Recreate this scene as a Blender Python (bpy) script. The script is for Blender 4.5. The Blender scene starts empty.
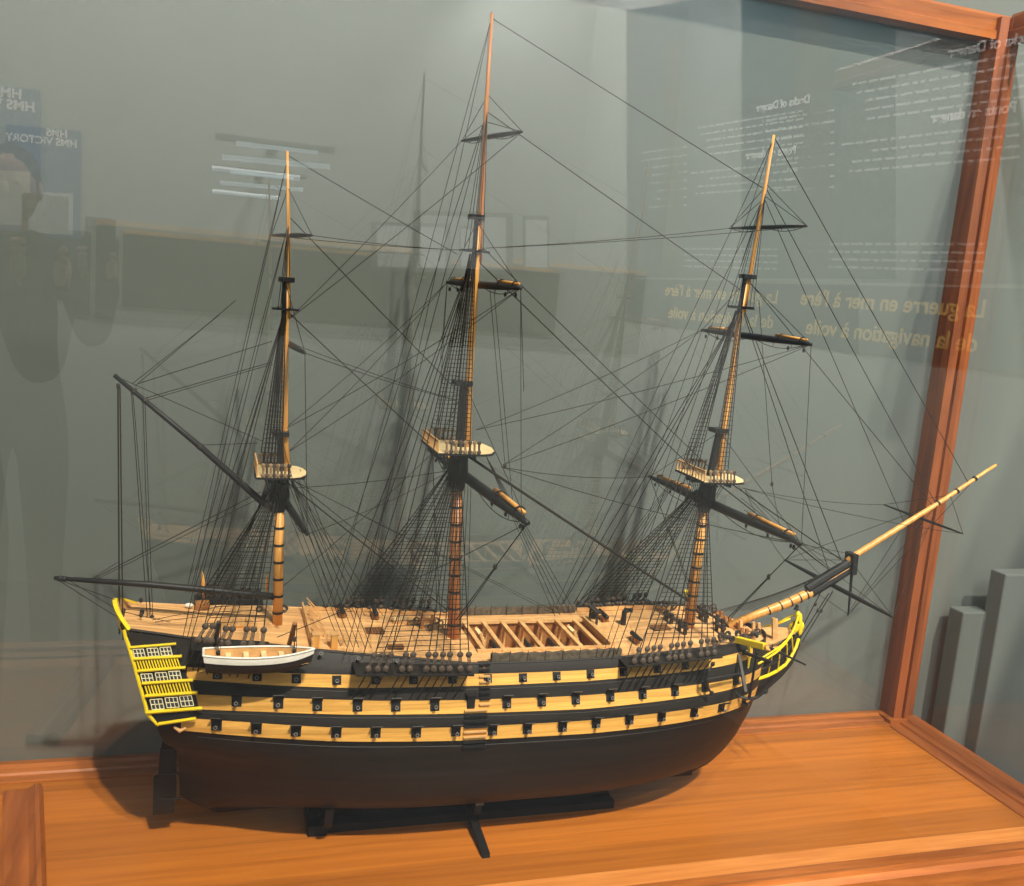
import bpy, bmesh, math, random
from mathutils import Vector, Matrix
random.seed(7)
SC = bpy.context.scene
COL = SC.collection
# ------------------------------------------------------------------ camera
F = 965.0
WX = Vector((0.953182926217198, 0.0333927801078444, 0.3005448908311183))
WY = Vector((-0.2905319812205392, -0.17451417663918292, 0.9408166505967125))
WZ = Vector((0.08386582770168041, -0.9840882706285131, -0.15664226299212752))
CAMZ = 1.0

def ray(px, py):
    c = Vector((px - 512.0, py - 443.0, F))
    return Vector((WX.dot(c), WY.dot(c), WZ.dot(c)))

def at(px, py, Y=1.66):
    """point of the upright plane at depth Y seen at that place of the photograph"""
    r = ray(px, py)
    return Vector((r.x * Y / r.y, Y, r.z * Y / r.y + CAMZ))

def atz(px, py, z):
    r = ray(px, py); t = (z - CAMZ) / r.z
    return Vector((r.x * t, r.y * t, z))

cam = bpy.data.cameras.new('camera')
cam.sensor_width = 36.0
cam.lens = F / 1024.0 * 36.0
cam.clip_start = 0.02
co = bpy.data.objects.new('camera', cam); COL.objects.link(co)
rx = Vector((WX.x, WY.x, WZ.x)); ry = -Vector((WX.y, WY.y, WZ.y)); rz_ = -Vector((WX.z, WY.z, WZ.z))
co.matrix_world = Matrix(((rx.x, ry.x, rz_.x, 0), (rx.y, ry.y, rz_.y, 0), (rx.z, ry.z, rz_.z, CAMZ), (0, 0, 0, 1)))
SC.camera = co
SC.view_settings.view_transform = 'Standard'
SC.cycles.caustics_reflective = False
SC.cycles.caustics_refractive = False
SC.cycles.transparent_max_bounces = 16

# ------------------------------------------------------------------ materials
def new_mat(name):
    m = bpy.data.materials.new(name); m.use_nodes = True
    nt = m.node_tree
    return m, nt, nt.nodes['Principled BSDF']

def plain(name, col, rough=0.5, spec=0.5, var=0.12, scale=60.0, metal=0.0):
    m, nt, b = new_mat(name)
    tc = nt.nodes.new('ShaderNodeTexCoord'); no = nt.nodes.new('ShaderNodeTexNoise')
    no.inputs['Scale'].default_value = scale; no.inputs['Detail'].default_value = 3
    nt.links.new(tc.outputs['Object'], no.inputs['Vector'])
    rp = nt.nodes.new('ShaderNodeValToRGB')
    rp.color_ramp.elements[0].position = .3; rp.color_ramp.elements[1].position = .7
    rp.color_ramp.elements[0].color = tuple(c * (1 - var) for c in col) + (1,)
    rp.color_ramp.elements[1].color = tuple(min(1, c * (1 + var)) for c in col) + (1,)
    nt.links.new(no.outputs['Fac'], rp.inputs['Fac']); nt.links.new(rp.outputs['Color'], b.inputs['Base Color'])
    b.inputs['Roughness'].default_value = rough; b.inputs['Specular IOR Level'].default_value = spec
    b.inputs['Metallic'].default_value = metal
    return m

def wood(name, dark, light, stretch=(2, 40, 40), rough=0.4, spec=0.4, plank=None, plank_axis='Y', plank_dark=.5, scale=1.0, coat=0.0):
    """grain drawn out along one axis; plank = seam spacing along plank_axis"""
    m, nt, b = new_mat(name)
    tc = nt.nodes.new('ShaderNodeTexCoord'); mp = nt.nodes.new('ShaderNodeMapping')
    mp.inputs['Scale'].default_value = tuple(s * scale for s in stretch)
    nt.links.new(tc.outputs['Object'], mp.inputs['Vector'])
    no = nt.nodes.new('ShaderNodeTexNoise'); no.inputs['Scale'].default_value = 1.0
    no.inputs['Detail'].default_value = 8; no.inputs['Roughness'].default_value = .62; no.inputs['Distortion'].default_value = .5
    nt.links.new(mp.outputs['Vector'], no.inputs['Vector'])
    rp = nt.nodes.new('ShaderNodeValToRGB')
    rp.color_ramp.elements[0].position = .33; rp.color_ramp.elements[1].position = .68
    rp.color_ramp.elements[0].color = tuple(dark) + (1,); rp.color_ramp.elements[1].color = tuple(light) + (1,)
    nt.links.new(no.outputs['Fac'], rp.inputs['Fac'])
    out = rp.outputs['Color']
    if plank:
        sx = nt.nodes.new('ShaderNodeSeparateXYZ'); nt.links.new(tc.outputs['Object'], sx.inputs['Vector'])
        dv = nt.nodes.new('ShaderNodeMath'); dv.operation = 'DIVIDE'; dv.inputs[1].default_value = plank
        nt.links.new(sx.outputs[plank_axis], dv.inputs[0])
        fl = nt.nodes.new('ShaderNodeMath'); fl.operation = 'FLOOR'; nt.links.new(dv.outputs[0], fl.inputs[0])
        wn = nt.nodes.new('ShaderNodeTexWhiteNoise'); wn.noise_dimensions = '1D'; nt.links.new(fl.outputs[0], wn.inputs['W'])
        fr = nt.nodes.new('ShaderNodeMath'); fr.operation = 'FRACT'; nt.links.new(dv.outputs[0], fr.inputs[0])
        lt = nt.nodes.new('ShaderNodeMath'); lt.operation = 'LESS_THAN'; lt.inputs[1].default_value = .08; nt.links.new(fr.outputs[0], lt.inputs[0])
        hs = nt.nodes.new('ShaderNodeHueSaturation'); nt.links.new(out, hs.inputs['Color'])
        mr = nt.nodes.new('ShaderNodeMapRange'); mr.inputs['To Min'].default_value = .82; mr.inputs['To Max'].default_value = 1.14
        nt.links.new(wn.outputs['Value'], mr.inputs['Value']); nt.links.new(mr.outputs[0], hs.inputs['Value'])
        mx = nt.nodes.new('ShaderNodeMix'); mx.data_type = 'RGBA'; mx.blend_type = 'MULTIPLY'
        nt.links.new(lt.outputs[0], mx.inputs['Factor']); nt.links.new(hs.outputs['Color'], mx.inputs['A'])
        mx.inputs['B'].default_value = (plank_dark, plank_dark, plank_dark, 1)
        out = mx.outputs['Result']
    nt.links.new(out, b.inputs['Base Color'])
    b.inputs['Roughness'].default_value = rough; b.inputs['Specular IOR Level'].default_value = spec
    b.inputs['Coat Weight'].default_value = coat; b.inputs['Coat Roughness'].default_value = .15
    return m

M = {}
M['base'] = wood('honey_base_wood', (.305, .088, .0095), (.42, .130, .0155), (2.5, 70, 70), .38, .3, plank=.115, plank_axis='Y', plank_dark=.86, coat=.25)
M['base2'] = wood('paler_base_wood', (.42, .135, .026), (.56, .21, .050), (5, 90, 60), .4, .3, coat=.2)
M['frame'] = wood('red_brown_case_wood', (.20, .054, .010), (.41, .125, .025), (3, 34, 34), .35, .4, coat=.2)
M['frame_up'] = wood('red_brown_case_wood_upright', (.17, .042, .011), (.38, .105, .026), (34, 34, 2.5), .35, .4, coat=.2)
M['frame_y'] = wood('red_brown_case_wood_crosswise', (.18, .044, .009), (.37, .105, .022), (34, 2.5, 34), .35, .4, coat=.2)
M['hull'] = wood('black_hull_planking', (.013, .011, .010), (.026, .021, .017), (5, 60, 60), .5, .25, plank=.0065, plank_axis='Z', plank_dark=.55)
M['bottom'] = wood('black_brown_bottom', (.006, .0045, .0035), (.016, .010, .007), (5, 50, 50), .5, .25, plank=.0085, plank_axis='Z', plank_dark=.65)
M['ochre'] = wood('ochre_strake_wood', (.57, .275, .050), (.78, .42, .095), (8, 90, 160), .5, .3, plank=.0075, plank_axis='Z', plank_dark=.80)
M['deck'] = wood('planked_deck_wood', (.58, .30, .115), (.80, .45, .185), (10, 120, 120), .55, .25, plank=.0058, plank_axis='Y', plank_dark=.72)
M['tan'] = wood('tan_fitting_wood', (.46, .24, .085), (.72, .42, .17), (30, 30, 30), .5, .3)
M['brown'] = wood('brown_inner_wood', (.23, .09, .025), (.40, .17, .05), (20, 60, 60), .5, .3, plank=.008, plank_axis='Z', plank_dark=.7)
M['mast'] = wood('varnished_mast_wood', (.52, .22, .045), (.80, .40, .095), (120, 120, 8), .4, .4)
M['mastred'] = wood('reddish_mast_wood', (.34, .115, .035), (.58, .23, .07), (120, 120, 8), .4, .4)
M['black'] = plain('black_spar_paint', (.012, .012, .013), .5, .3, .25, 90)
M['dark'] = plain('dark_brown_black', (.030, .024, .020), .55, .35, .3, 120)
M['hammock'] = plain('dark_hammock_cloth', (.10, .078, .055), .8, .2, .35, 160)
M['rope'] = plain('dark_rope', (.022, .019, .016), .85, .1, .3, 300)
M['ropeg'] = plain('grey_brown_rope', (.050, .043, .036), .85, .1, .3, 300)
M['ropet'] = plain('tan_rope', (.26, .17, .09), .85, .1, .3, 300)
M['deadeye'] = plain('deadeye_wood', (.070, .050, .037), .6, .3, .3, 200)
M['yellow'] = plain('bright_yellow_paint', (.78, .56, .012), .4, .4, .08, 60)
M['white'] = plain('white_boat_paint', (.80, .76, .68), .45, .4, .05, 50)
M['pane'] = plain('pale_window_pane', (.055, .055, .06), .15, .6, .2, 60)
M['bar'] = plain('pale_glazing_bar', (.72, .66, .45), .5, .3, .08, 60)
M['steel'] = plain('grey_muzzle', (.16, .145, .13), .35, .5, .1, 60)
M['cream'] = plain('cream_top_planking', (.74, .57, .30), .5, .3, .12, 70)
M['stand'] = plain('matt_black_stand', (.009, .008, .008), .6, .15, .2, 40)
M['prong'] = plain('grey_stand_tip', (.12, .115, .11), .6, .3, .1, 40)
M['wall'] = plain('grey_wall_paint', (.146, .162, .151), .85, .15, .06, 1.6)
M['wallr'] = plain('grey_gallery_wall', (.34, .36, .345), .85, .1, .03, 1.0)
M['wallb'] = plain('blue_grey_gallery_wall', (.060, .092, .108), .85, .1, .04, 1.0)
M['band'] = plain('deep_blue_band', (.020, .038, .060), .8, .1, .08, 2)
M['darkband'] = plain('dark_brown_band', (.028, .022, .019), .8, .1, .1, 2)
M['gold'] = plain('gold_lettering', (.95, .66, .20), .6, .2, .05, 30)
M['chalkdim'] = plain('faint_white_print', (.50, .52, .52), .7, .1, .25, 200)
M['chalk'] = plain('white_lettering', (.9, .9, .9), .7, .1, .02, 30)
M['poster'] = plain('poster_blue', (.06, .12, .26), .6, .2, .1, 3)
M['plinth'] = plain('pale_reflection_paint', (.150, .166, .156), .85, .1, .04, 3)  # tone of the boxes that imitate reflections in the side pane
M['tube'], _nt, _b = new_mat('light_tube')
_b.inputs['Emission Color'].default_value = (.75, .92, 1, 1); _b.inputs['Emission Strength'].default_value = 1.6; _b.inputs['Base Color'].default_value = (.9, .9, .9, 1)
M['skin'] = plain('skin', (.50, .29, .20), .6, .3, .06, 30)
M['cloth'] = plain('black_clothing', (.018, .018, .020), .9, .1, .2, 30)
M['phone'] = plain('dark_phone', (.03, .03, .033), .25, .5, .05, 30)
M['slate'] = plain('slate_grey_plinth', (.085, .092, .095), .8, .2, .06, 4)

def glass(name, k, tint=(.97, .985, .98)):
    m, nt, b = new_mat(name); nt.nodes.remove(b)
    out = nt.nodes['Material Output']
    tr = nt.nodes.new('ShaderNodeBsdfTransparent'); tr.inputs['Color'].default_value = tint + (1,)
    gl = nt.nodes.new('ShaderNodeBsdfGlossy'); gl.inputs['Roughness'].default_value = 0.0
    lw = nt.nodes.new('ShaderNodeLayerWeight'); lw.inputs['Blend'].default_value = .5
    pw = nt.nodes.new('ShaderNodeMath'); pw.operation = 'POWER'; pw.inputs[1].default_value = 5
    nt.links.new(lw.outputs['Facing'], pw.inputs[0])
    mu = nt.nodes.new('ShaderNodeMath'); mu.operation = 'MULTIPLY_ADD'; mu.use_clamp = True
    mu.inputs[1].default_value = 1 - k; mu.inputs[2].default_value = k
    nt.links.new(pw.outputs[0], mu.inputs[0])
    mx = nt.nodes.new('ShaderNodeMixShader')
    nt.links.new(mu.outputs[0], mx.inputs['Fac']); nt.links.new(tr.outputs[0], mx.inputs[1]); nt.links.new(gl.outputs[0], mx.inputs[2])
    nt.links.new(mx.outputs[0], out.inputs['Surface'])
    return m
M['glass'] = glass('case_glass', .082)
M['glassb'] = glass('back_glass', .112)
M['glass2'] = glass('side_glass', .07)

# ------------------------------------------------------------------ mesh helpers
class MB:
    def __init__(self): self.bm = bmesh.new()
    def box(self, lo, hi):
        v = [self.bm.verts.new((x, y, z)) for x in (lo[0], hi[0]) for y in (lo[1], hi[1]) for z in (lo[2], hi[2])]
        for f in ((0, 1, 3, 2), (4, 6, 7, 5), (0, 4, 5, 1), (2, 3, 7, 6), (0, 2, 6, 4), (1, 5, 7, 3)):
            self.bm.faces.new([v[i] for i in f])
        return self
    def bar(self, a, b, w, h, up=(0, 0, 1)):
        """box beam from a to b, w across, h along up"""
        a = Vector(a); b = Vector(b); d = (b - a).normalized(); up = Vector(up)
        s = d.cross(up)
        if s.length < 1e-5: s = d.cross(Vector((0, 1, 0)))
        s.normalize(); n = s.cross(d)
        r = []
        for p in (a, b):
            r.append([self.bm.verts.new(p + s * (i * w / 2) + n * (j * h / 2)) for i, j in ((-1, -1), (1, -1), (1, 1), (-1, 1))])
        for i in range(4): self.bm.faces.new((r[0][i], r[0][(i + 1) % 4], r[1][(i + 1) % 4], r[1][i]))
        self.bm.faces.new(r[0][::-1]); self.bm.faces.new(r[1])
        return self
    def tube(self, pts, rad, n=6, cap=True):
        pts = [Vector(p) for p in pts]
        if not isinstance(rad, (list, tuple)): rad = [rad] * len(pts)
        rings = []; ref = None
        for i, p in enumerate(pts):
            d = (pts[min(i + 1, len(pts) - 1)] - pts[max(i - 1, 0)])
            if d.length < 1e-9: d = Vector((0, 0, 1))
            d.normalize()
            if ref is None:
                ref = Vector((0, 0, 1)) if abs(d.z) < .9 else Vector((1, 0, 0))
            s = d.cross(ref)
            if s.length < 1e-4: s = d.cross(Vector((0, 1, 0)))
            s.normalize(); u = s.cross(d)
            rings.append([self.bm.verts.new(p + (s * math.cos(2 * math.pi * k / n) + u * math.sin(2 * math.pi * k / n)) * rad[i]) for k in range(n)])
        for a, b in zip(rings, rings[1:]):
            for k in range(n): self.bm.faces.new((a[k], a[(k + 1) % n], b[(k + 1) % n], b[k]))
        if cap:
            self.bm.faces.new(rings[0][::-1]); self.bm.faces.new(rings[-1])
        return self
    def grid(self, rows):
        vs = [[self.bm.verts.new(p) for p in r] for r in rows]
        for a, b in zip(vs, vs[1:]):
            for i in range(len(a) - 1):
                q = [a[i], a[i + 1], b[i + 1], b[i]]
                try: self.bm.faces.new(q)
                except ValueError: pass
        return self
    def prism(self, poly, off):
        """closed polygon of points, extruded by vector off"""
        off = Vector(off); a = [self.bm.verts.new(Vector(p)) for p in poly]; b = [self.bm.verts.new(Vector(p) + off) for p in poly]
        self.bm.faces.new(a[::-1]); self.bm.faces.new(b); n = len(a)
        for i in range(n): self.bm.faces.new((a[i], a[(i + 1) % n], b[(i + 1) % n], b[i]))
        return self
    def disc(self, c, r, t, axis=(0, 1, 0), n=10):
        ax = Vector(axis).normalized()
        return self.tube([Vector(c) - ax * t / 2, Vector(c) + ax * t / 2], r, n)
    def ball(self, c, r, sx=1, sy=1, sz=1, seg=10):
        mt = Matrix.Translation(Vector(c)) @ Matrix.Diagonal((r * sx, r * sy, r * sz, 1))
        bmesh.ops.create_uvsphere(self.bm, u_segments=seg, v_segments=max(5, seg // 2 + 1), radius=1, matrix=mt)
        return self
    def ring(self, c, R, r, axis=(0, 1, 0), n=14, m=6):
        ax = Vector(axis).normalized(); s = ax.orthogonal().normalized(); u = ax.cross(s)
        rg = []
        for i in range(n):
            t = 2 * math.pi * i / n; d = s * math.cos(t) + u * math.sin(t)
            rg.append([self.bm.verts.new(Vector(c) + d * (R + r * math.cos(2 * math.pi * k / m)) + ax * r * math.sin(2 * math.pi * k / m)) for k in range(m)])
        for i in range(n):
            a = rg[i]; b = rg[(i + 1) % n]
            for k in range(m): self.bm.faces.new((a[k], a[(k + 1) % m], b[(k + 1) % m], b[k]))
        return self
    def build(self, name, mat, parent=None, smooth=False, bevel=0):
        bmesh.ops.recalc_face_normals(self.bm, faces=self.bm.faces)
        me = bpy.data.meshes.new(name); self.bm.to_mesh(me); self.bm.free()
        me.materials.append(mat)
        if smooth:
            me.polygons.foreach_set('use_smooth', [True] * len(me.polygons))
        o = bpy.data.objects.new(name, me); COL.objects.link(o)
        if parent is not None:
            o.parent = parent
            p = parent; off = Vector((0, 0, 0))
            while p is not None: off += p.location; p = p.parent
            o.location = -off
        if bevel:
            md = o.modifiers.new('bevel', 'BEVEL'); md.width = bevel; md.segments = 2
        return o

def thing(name, label, cat, loc=(0, 0, 0), group=None):
    o = bpy.data.objects.new(name, None); COL.objects.link(o); o.location = loc
    o.empty_display_size = .05
    o['label'] = label; o['category'] = cat
    if group: o['group'] = group
    return o
def tag(o, label, cat, group=None):
    o['label'] = label; o['category'] = cat
    if group: o['group'] = group
    return o
def struct(o): o['kind'] = 'structure'; return o
def lab(o, s): o['label'] = s; return o
def lerp(x, xs, ys):
    if x <= xs[0]: return ys[0]
    for i in range(1, len(xs)):
        if x <= xs[i]:
            t = (x - xs[i - 1]) / (xs[i] - xs[i - 1]); return ys[i - 1] + t * (ys[i] - ys[i - 1])
    return ys[-1]

# ------------------------------------------------------------------ gallery setting
FLOOR = -0.75
WALLY = 1.952
GY = 1.33          # front glass of the case
struct(MB().box((-4, WALLY, FLOOR), (6, WALLY + .1, 3.6)).build('wall_back', M['wall']))
struct(MB().box((-4, -1.7, FLOOR - .05), (6, WALLY + .1, FLOOR)).build('floor', M['slate']))
RW = 1.6           # wall behind the viewer at Y = -RW, seen mirrored in the front glass
VY = 2 * GY + RW   # depth of its mirror image
def mir(px, py, off=0.004):
    p = at(px, py, VY - off)
    return Vector((p.x, -RW + off, p.z))
struct(MB().box((-4, -RW - .1, FLOOR), (6, -RW, 3.0)).build('wall_front', M['wallr']))

# ------------------------------------------------------------------ display case
case = thing('display_case', 'red-brown wooden display case with glass sides enclosing the ship model', 'display case', (.7, 1.64, 0))
RX = 1.70
MB().box((-.75, 1.36, -.05), (RX + .06, WALLY - .005, 0)).build('base_board', M['base'], case)
# plinth body under the base
lab(MB().box((-.75, 1.30, -.72), (RX + .08, WALLY - .004, -.051)).build('plinth', M['frame'], case), 'wooden plinth carrying the case')
def moulding(name, prof, axis, a, b, mat):
    """profile (u, z) swept along X or Y from a to b"""
    m = MB()
    if axis == 'X': m.prism([(a, y, z) for y, z in prof], (b - a, 0, 0))
    else: m.prism([(x, a, z) for x, z in prof], (0, b - a, 0))
    return m.build(name, mat, case)
BZ = .022
moulding('back_rail', [(1.880, 0), (1.880, .002), (1.884, .003), (1.906, .003), (1.909, .007), (1.925, .008), (1.933, .012), (WALLY - .004, .012), (WALLY - .004, 0)], 'X', -.75, RX + .02, M['frame'])
moulding('side_rail', [(RX - .045, 0), (RX - .045, .002), (RX - .040, .003), (RX - .012, .003), (RX - .009, .008), (RX + .010, .009), (RX + .014, .013), (RX + .028, .014), (RX + .05, .014), (RX + .05, 0)], 'Y', 1.31, 1.90, M['frame_y'])
moulding('front_rail', [(1.375, 0), (1.373, .006), (1.345, .008), (1.338, .016), (1.325, .020), (1.31, .020), (1.30, .012), (1.295, -.05), (1.36, -.05)], 'X', -.75, RX + .05, M['frame'])
# corner post with a groove down its front
post = []
for dx, dy in ((-.022, -.028), (-.004, -.034), (-.002, -.022), (.003, -.022), (.005, -.034), (.020, -.030), (.028, -.020), (.045, -.018), (.045, .027), (-.022, .027)):
    post.append((RX + dx, 1.925 + dy, 0))
MB().prism(post, (0, 0, 1.70)).build('corner_post', M['frame_up'], case)
MB().box((RX - .040, 1.884, 0), (RX + .05, 1.944, .0125)).build('corner_block', M['frame'], case)
MB().box((-.75, 1.362, 0), (RX - .045, 1.425, .0006)).build('base_front_board', M['base2'], case)
TZ = 1.652
moulding('top_back_rail', [(1.905, TZ), (1.905, TZ + .018), (1.911, TZ + .022), (1.911, TZ + .05), (1.917, TZ + .058), (WALLY - .004, TZ + .058), (WALLY - .004, TZ)], 'X', -.75, RX + .03, M['frame'])
moulding('top_side_rail', [(RX + .0, TZ), (RX + .0, TZ + .018), (RX + .006, TZ + .022), (RX + .006, TZ + .05), (RX + .010, TZ + .058), (RX + .05, TZ + .058), (RX + .05, TZ)], 'Y', 1.31, 1.90, M['frame_y'])
lab(MB().grid([[(-.75, GY, .019), (RX + .04, GY, .019)], [(-.75, GY, 1.75), (RX + .04, GY, 1.75)]]).build('front_glass', M['glass'], case), 'reflecting front glass pane')
lab(MB().grid([[(-.75, 1.936, .012), (RX - .02, 1.936, .012)], [(-.75, 1.936, TZ + .01), (RX - .02, 1.936, TZ + .01)]]).build('back_glass', M['glassb'], case), 'glass pane before the grey wall')
lab(MB().grid([[(RX + .037, GY + .001, .020), (RX + .037, 1.898, .020)], [(RX + .037, GY + .001, TZ), (RX + .037, 1.898, TZ)]]).build('side_glass', M['glass2'], case), 'glass pane of the right side')
# loose left moulding strip with a scooped end
mp = []
prof = [(-.055, 0), (-.055, .016), (-.050, .018), (-.038, .0165), (-.034, .0175), (-.026, .0150), (-.014, .0160), (-.006, .021), (-.003, .024), (.004, .024), (.010, .018), (.012, 0)]
A = Vector((-.282, 1.832, 0)); Bv = Vector((-.212, 1.415, 0))
dv = (Bv - A).normalized(); sv = Vector((-dv.y, dv.x, 0))
mm = MB().prism([A + sv * u + Vector((0, 0, z)) for u, z in prof], Bv - A)
tag(mm.build('wooden_moulding', M['frame_y']), 'short dark wooden moulding with a scooped profile lying left on the case base', 'moulding')

# ------------------------------------------------------------------ ship model: hull form
Y0 = 1.66
ship = thing('ship_model', 'model of a three-masted warship with black hull and three ochre gun bands on a stand', 'model ship', (.5, Y0, .045))
ZB = [.045, .055, .075, .11, .16, .21, .26, .31, .345, .36, .375, .40, .46]
BB = [.010, .060, .105, .138, .156, .160, .157, .143, .1305, .122, .112, .100, .088]
def Xs(z): return lerp(z, [.045, .06, .09, .13, .19, .24, .30, .45], [.985, 1.020, 1.052, 1.076, 1.094, 1.101, 1.105, 1.107])
def Xp(z): return lerp(z, [.045, .2, .215, .435], [-.025, -.032, -.05, -.134])
def rzz(z): return lerp(z, [.045, .12, .17, .21, .25, .45], [.03, .08, .25, .55, .62, .66])
def hb(X, z):
    B = lerp(z, ZB, BB); xm = .6; xa = .45
    if X > xm:
        u = min(1, (X - xm) / (Xs(z) - xm)); n = lerp(z, [.045, .1, .2, .3, .4], [2.2, 2.6, 3.2, 4.2, 4.6]); m = lerp(z, [.045, .1, .2, .3], [1.0, .85, .65, .55])
        return B * max(0, 1 - u ** n) ** m
    if X < xa:
        v = (xa - X) / (xa - Xp(z)); k = lerp(z, [.045, .1, .2, .3], [1.6, 2.2, 2.6, 2.4]); r = rzz(z)
        return B * (1 - (1 - r) * min(v, 1.2) ** k)
    return B
def ztop(X):
    return lerp(X, [-.14, -.112, -.004, .107, .183, .238, .324, .45, .595, .73, .875, .96, 1.13],
                [.410, .4065, .393, .386, .3775, .372, .365, .352, .3515, .3535, .3605, .3615, .352])
def side(X, z, off=0.0, s=-1): return Vector((X, Y0 + s * (hb(X, z) + off), z))
def hit(px, py, off=0.0):
    """where the line of sight meets the starboard side of the hull (thickened by off)"""
    r = ray(px, py); Y = 1.40
    while Y < 1.72:
        X = r.x * Y / r.y; z = r.z * Y / r.y + CAMZ
        if z > .03 and Y0 - hb(X, z) - off <= Y: break
        Y += .0004
    return Vector((X, Y, z))

NU = 90
US = [0.5 - 0.5 * math.cos(math.pi * i / NU) for i in range(NU + 1)]
def shell(z0f, z1f, nz, mat, name, off=0.0, u0=0, u1=NU, sides=(-1, 1), parent=ship, zpow=1.0):
    m = MB()
    for s in sides:
        rows = []
        for j in range(nz + 1):
            t = (j / nz) ** zpow; row = []
            for i in range(u0, u1 + 1):
                Xa = -.1 + 1.22 * US[i]
                z = z0f(Xa) + (z1f(Xa) - z0f(Xa)) * t
                X = Xp(z) + (Xs(z) - Xp(z)) * US[i]
                row.append(side(X, z, off, s))
            rows.append(row)
        m.grid(rows)
    bmesh.ops.remove_doubles(m.bm, verts=m.bm.verts, dist=1e-5)
    return m, name, mat, parent
zWale = lambda X: lerp(X, [-.1, 0, .1, .35, .6, .8, 1.0, 1.13], [.252, .247, .242, .231, .2265, .2295, .2345, .240])
m, *_ = shell(lambda X: lerp(X, [-.1, -.04], [.078, .045]), lambda X: zWale(X), 16, None, '', zpow=1.6)
# keel and transom closing
m.box((.035, Y0 - .006, .040), (.98, Y0 + .006, .062))
m.prism([(-.022, Y0 - .006, .078), (.035, Y0 - .006, .040), (.05, Y0 - .006, .062), (-.018, Y0 - .006, .10)], (0, .012, 0))
hull = m.build('hull', M['bottom'], ship, smooth=True)
m, *_ = shell(lambda X: zWale(X), lambda X: ztop(X), 14, None, '')
rows = []
for j in range(13):
    z = .247 + (.414 - .247) * j / 12
    rows.append([Vector((Xp(z) + .0005, Y0 - hb(Xp(z), z) + 2 * hb(Xp(z), z) * k / 8, z)) for k in range(9)])
m.grid(rows)
m.grid([[Vector((Xp(z), Y0 - hb(Xp(z), z) * q, z)) for q in (1, .5, 0, -.5, -1)] for z in (.20, .215, .23, .247)])
upper = m.build('topside', M['hull'], ship, smooth=True)
lab(upper, 'black planked topside above the lowest gun band')
# ochre bands
def band(name, zx, zt, zb, u0, u1, label):
    mm = MB()
    for s in (-1, 1):
        rows = [[], [], []]
        n = 80
        for i in range(n + 1):
            X = u0 + (u1 - u0) * (1 - (1 - i / n) ** 1.5)
            a = lerp(X, zx, zb); b = lerp(X, zx, zt)
            for k in range(3):
                z = a + (b - a) * k / 2
                rows[k].append(side(min(X, Xs(z) - 1e-4), z, .0012, s))
        mm.grid(rows)
    return lab(mm.build(name, M['ochre'], ship), label)
LX = [-.02, .08, .224, .353, .44, .594, .67, .79, .905, 1.01, 1.09]
LT = [.2715, .2676, .2592, .2545, .2515, .2505, .2510, .2550, .2580, .2590, .262]; LB = [.249, .2435, .2352, .2308, .2275, .2265, .2263, .2300, .2335, .2350, .238]
MX = [-.02, .11, .223, .29, .44, .594, .66, .74, .876, .985, 1.09]
MT = [.3105, .3076, .3035, .3003, .2962, .2942, .2945, .2965, .3005, .3015, .303]; MBt = [.2865, .2846, .2802, .2785, .2743, .2718, .2712, .2742, .2795, .2820, .284]
UX = [-.02, .142, .222, .493, .595, .66, .73, .877, .97, 1.06]
UT = [.3528, .3452, .3425, .3366, .3362, .3362, .3385, .3423, .3463, .3500]; UB = [.3337, .3254, .3220, .3178, .3180, .3180, .3205, .3254, .3290, .333]
band('lower_gun_band', LX, LT, LB, -.026, 1.065, 'lowest ochre gun band')
band('middle_gun_band', MX, MT, MBt, -.01, 1.065, 'middle ochre gun band')
band('upper_gun_band', UX, UT, UB, -.02, 1.03, 'uppermost ochre gun band')
# thin wale line mouldings
for zx, zz, dz in ((LX, LB, -.010), (MX, MBt, -.006), (UX, UB, -.006)):
    mm = MB()
    for s in (-1, 1):
        mm.tube([side(.0 + 1.05 * i / 60, lerp(.0 + 1.05 * i / 60, zx, zz) + dz, .0002, s) for i in range(61)], .0009, 5)
    mm.build('wale_moulding', M['bottom'], ship)

# ---- gun ports
def port(px, py, w, h, lid, muzzle=True, X=None):
    P = hit(px, py, .001); n = Vector((0, -1, .12)).normalized()
    e = .002
    T = (side(P.x + e, P.z) - side(P.x - e, P.z)).normalized()
    nn = T.cross(Vector((0, 0, 1))); nn = -nn if nn.y > 0 else nn
    V = (side(P.x, P.z + e) - side(P.x, P.z - e)).normalized()
    nn = T.cross(V); nn = -nn if nn.y > 0 else nn; nn.normalize()
    P = side(P.x, P.z, .0008)
    m = MB()
    q = lambda a, b, c: P + T * a + V * b + nn * c
    pts = [q(-w / 2, -h / 2, .0012), q(w / 2, -h / 2, .0012), q(w / 2, h / 2, .0012), q(-w / 2, h / 2, .0012)]
    m.prism(pts, -nn * .004)
    g = m.build('gunport', M['black'], ship)
    if muzzle:
        a = q(0, -.0005, 0); b = q(0, -.0005, .011)
        mz = MB().tube([a, b - nn * .003, b - nn * .002, b], [.0028, .0024, .0033, .0031], 10)
        mz.build('gun_muzzle', M['black'], g)
        MB().ring(b, .0026, .0008, nn, 12, 5).build('muzzle_rim', M['steel'], g)
    if lid:
        c = q(0, h / 2, .001); od = (nn * .8 + V * .45).normalized(); up = od.cross(T).normalized()
        mm = MB()
        L = h * .92
        mm.prism([c - T * w * .55, c + T * w * .55, c + T * w * .55 + od * L, c - T * w * .55 + od * L], up * .0016)
        mm.build('port_lid', M['hull'], g)
    return g
low = [216.7, 256.6, 296, 336.4, 375.7, 416.2, 455.8, 492.5, 527.2, 562.4, 596.1, 629.3, 661.5, 693.8, 721.1, 743.7]
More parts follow.
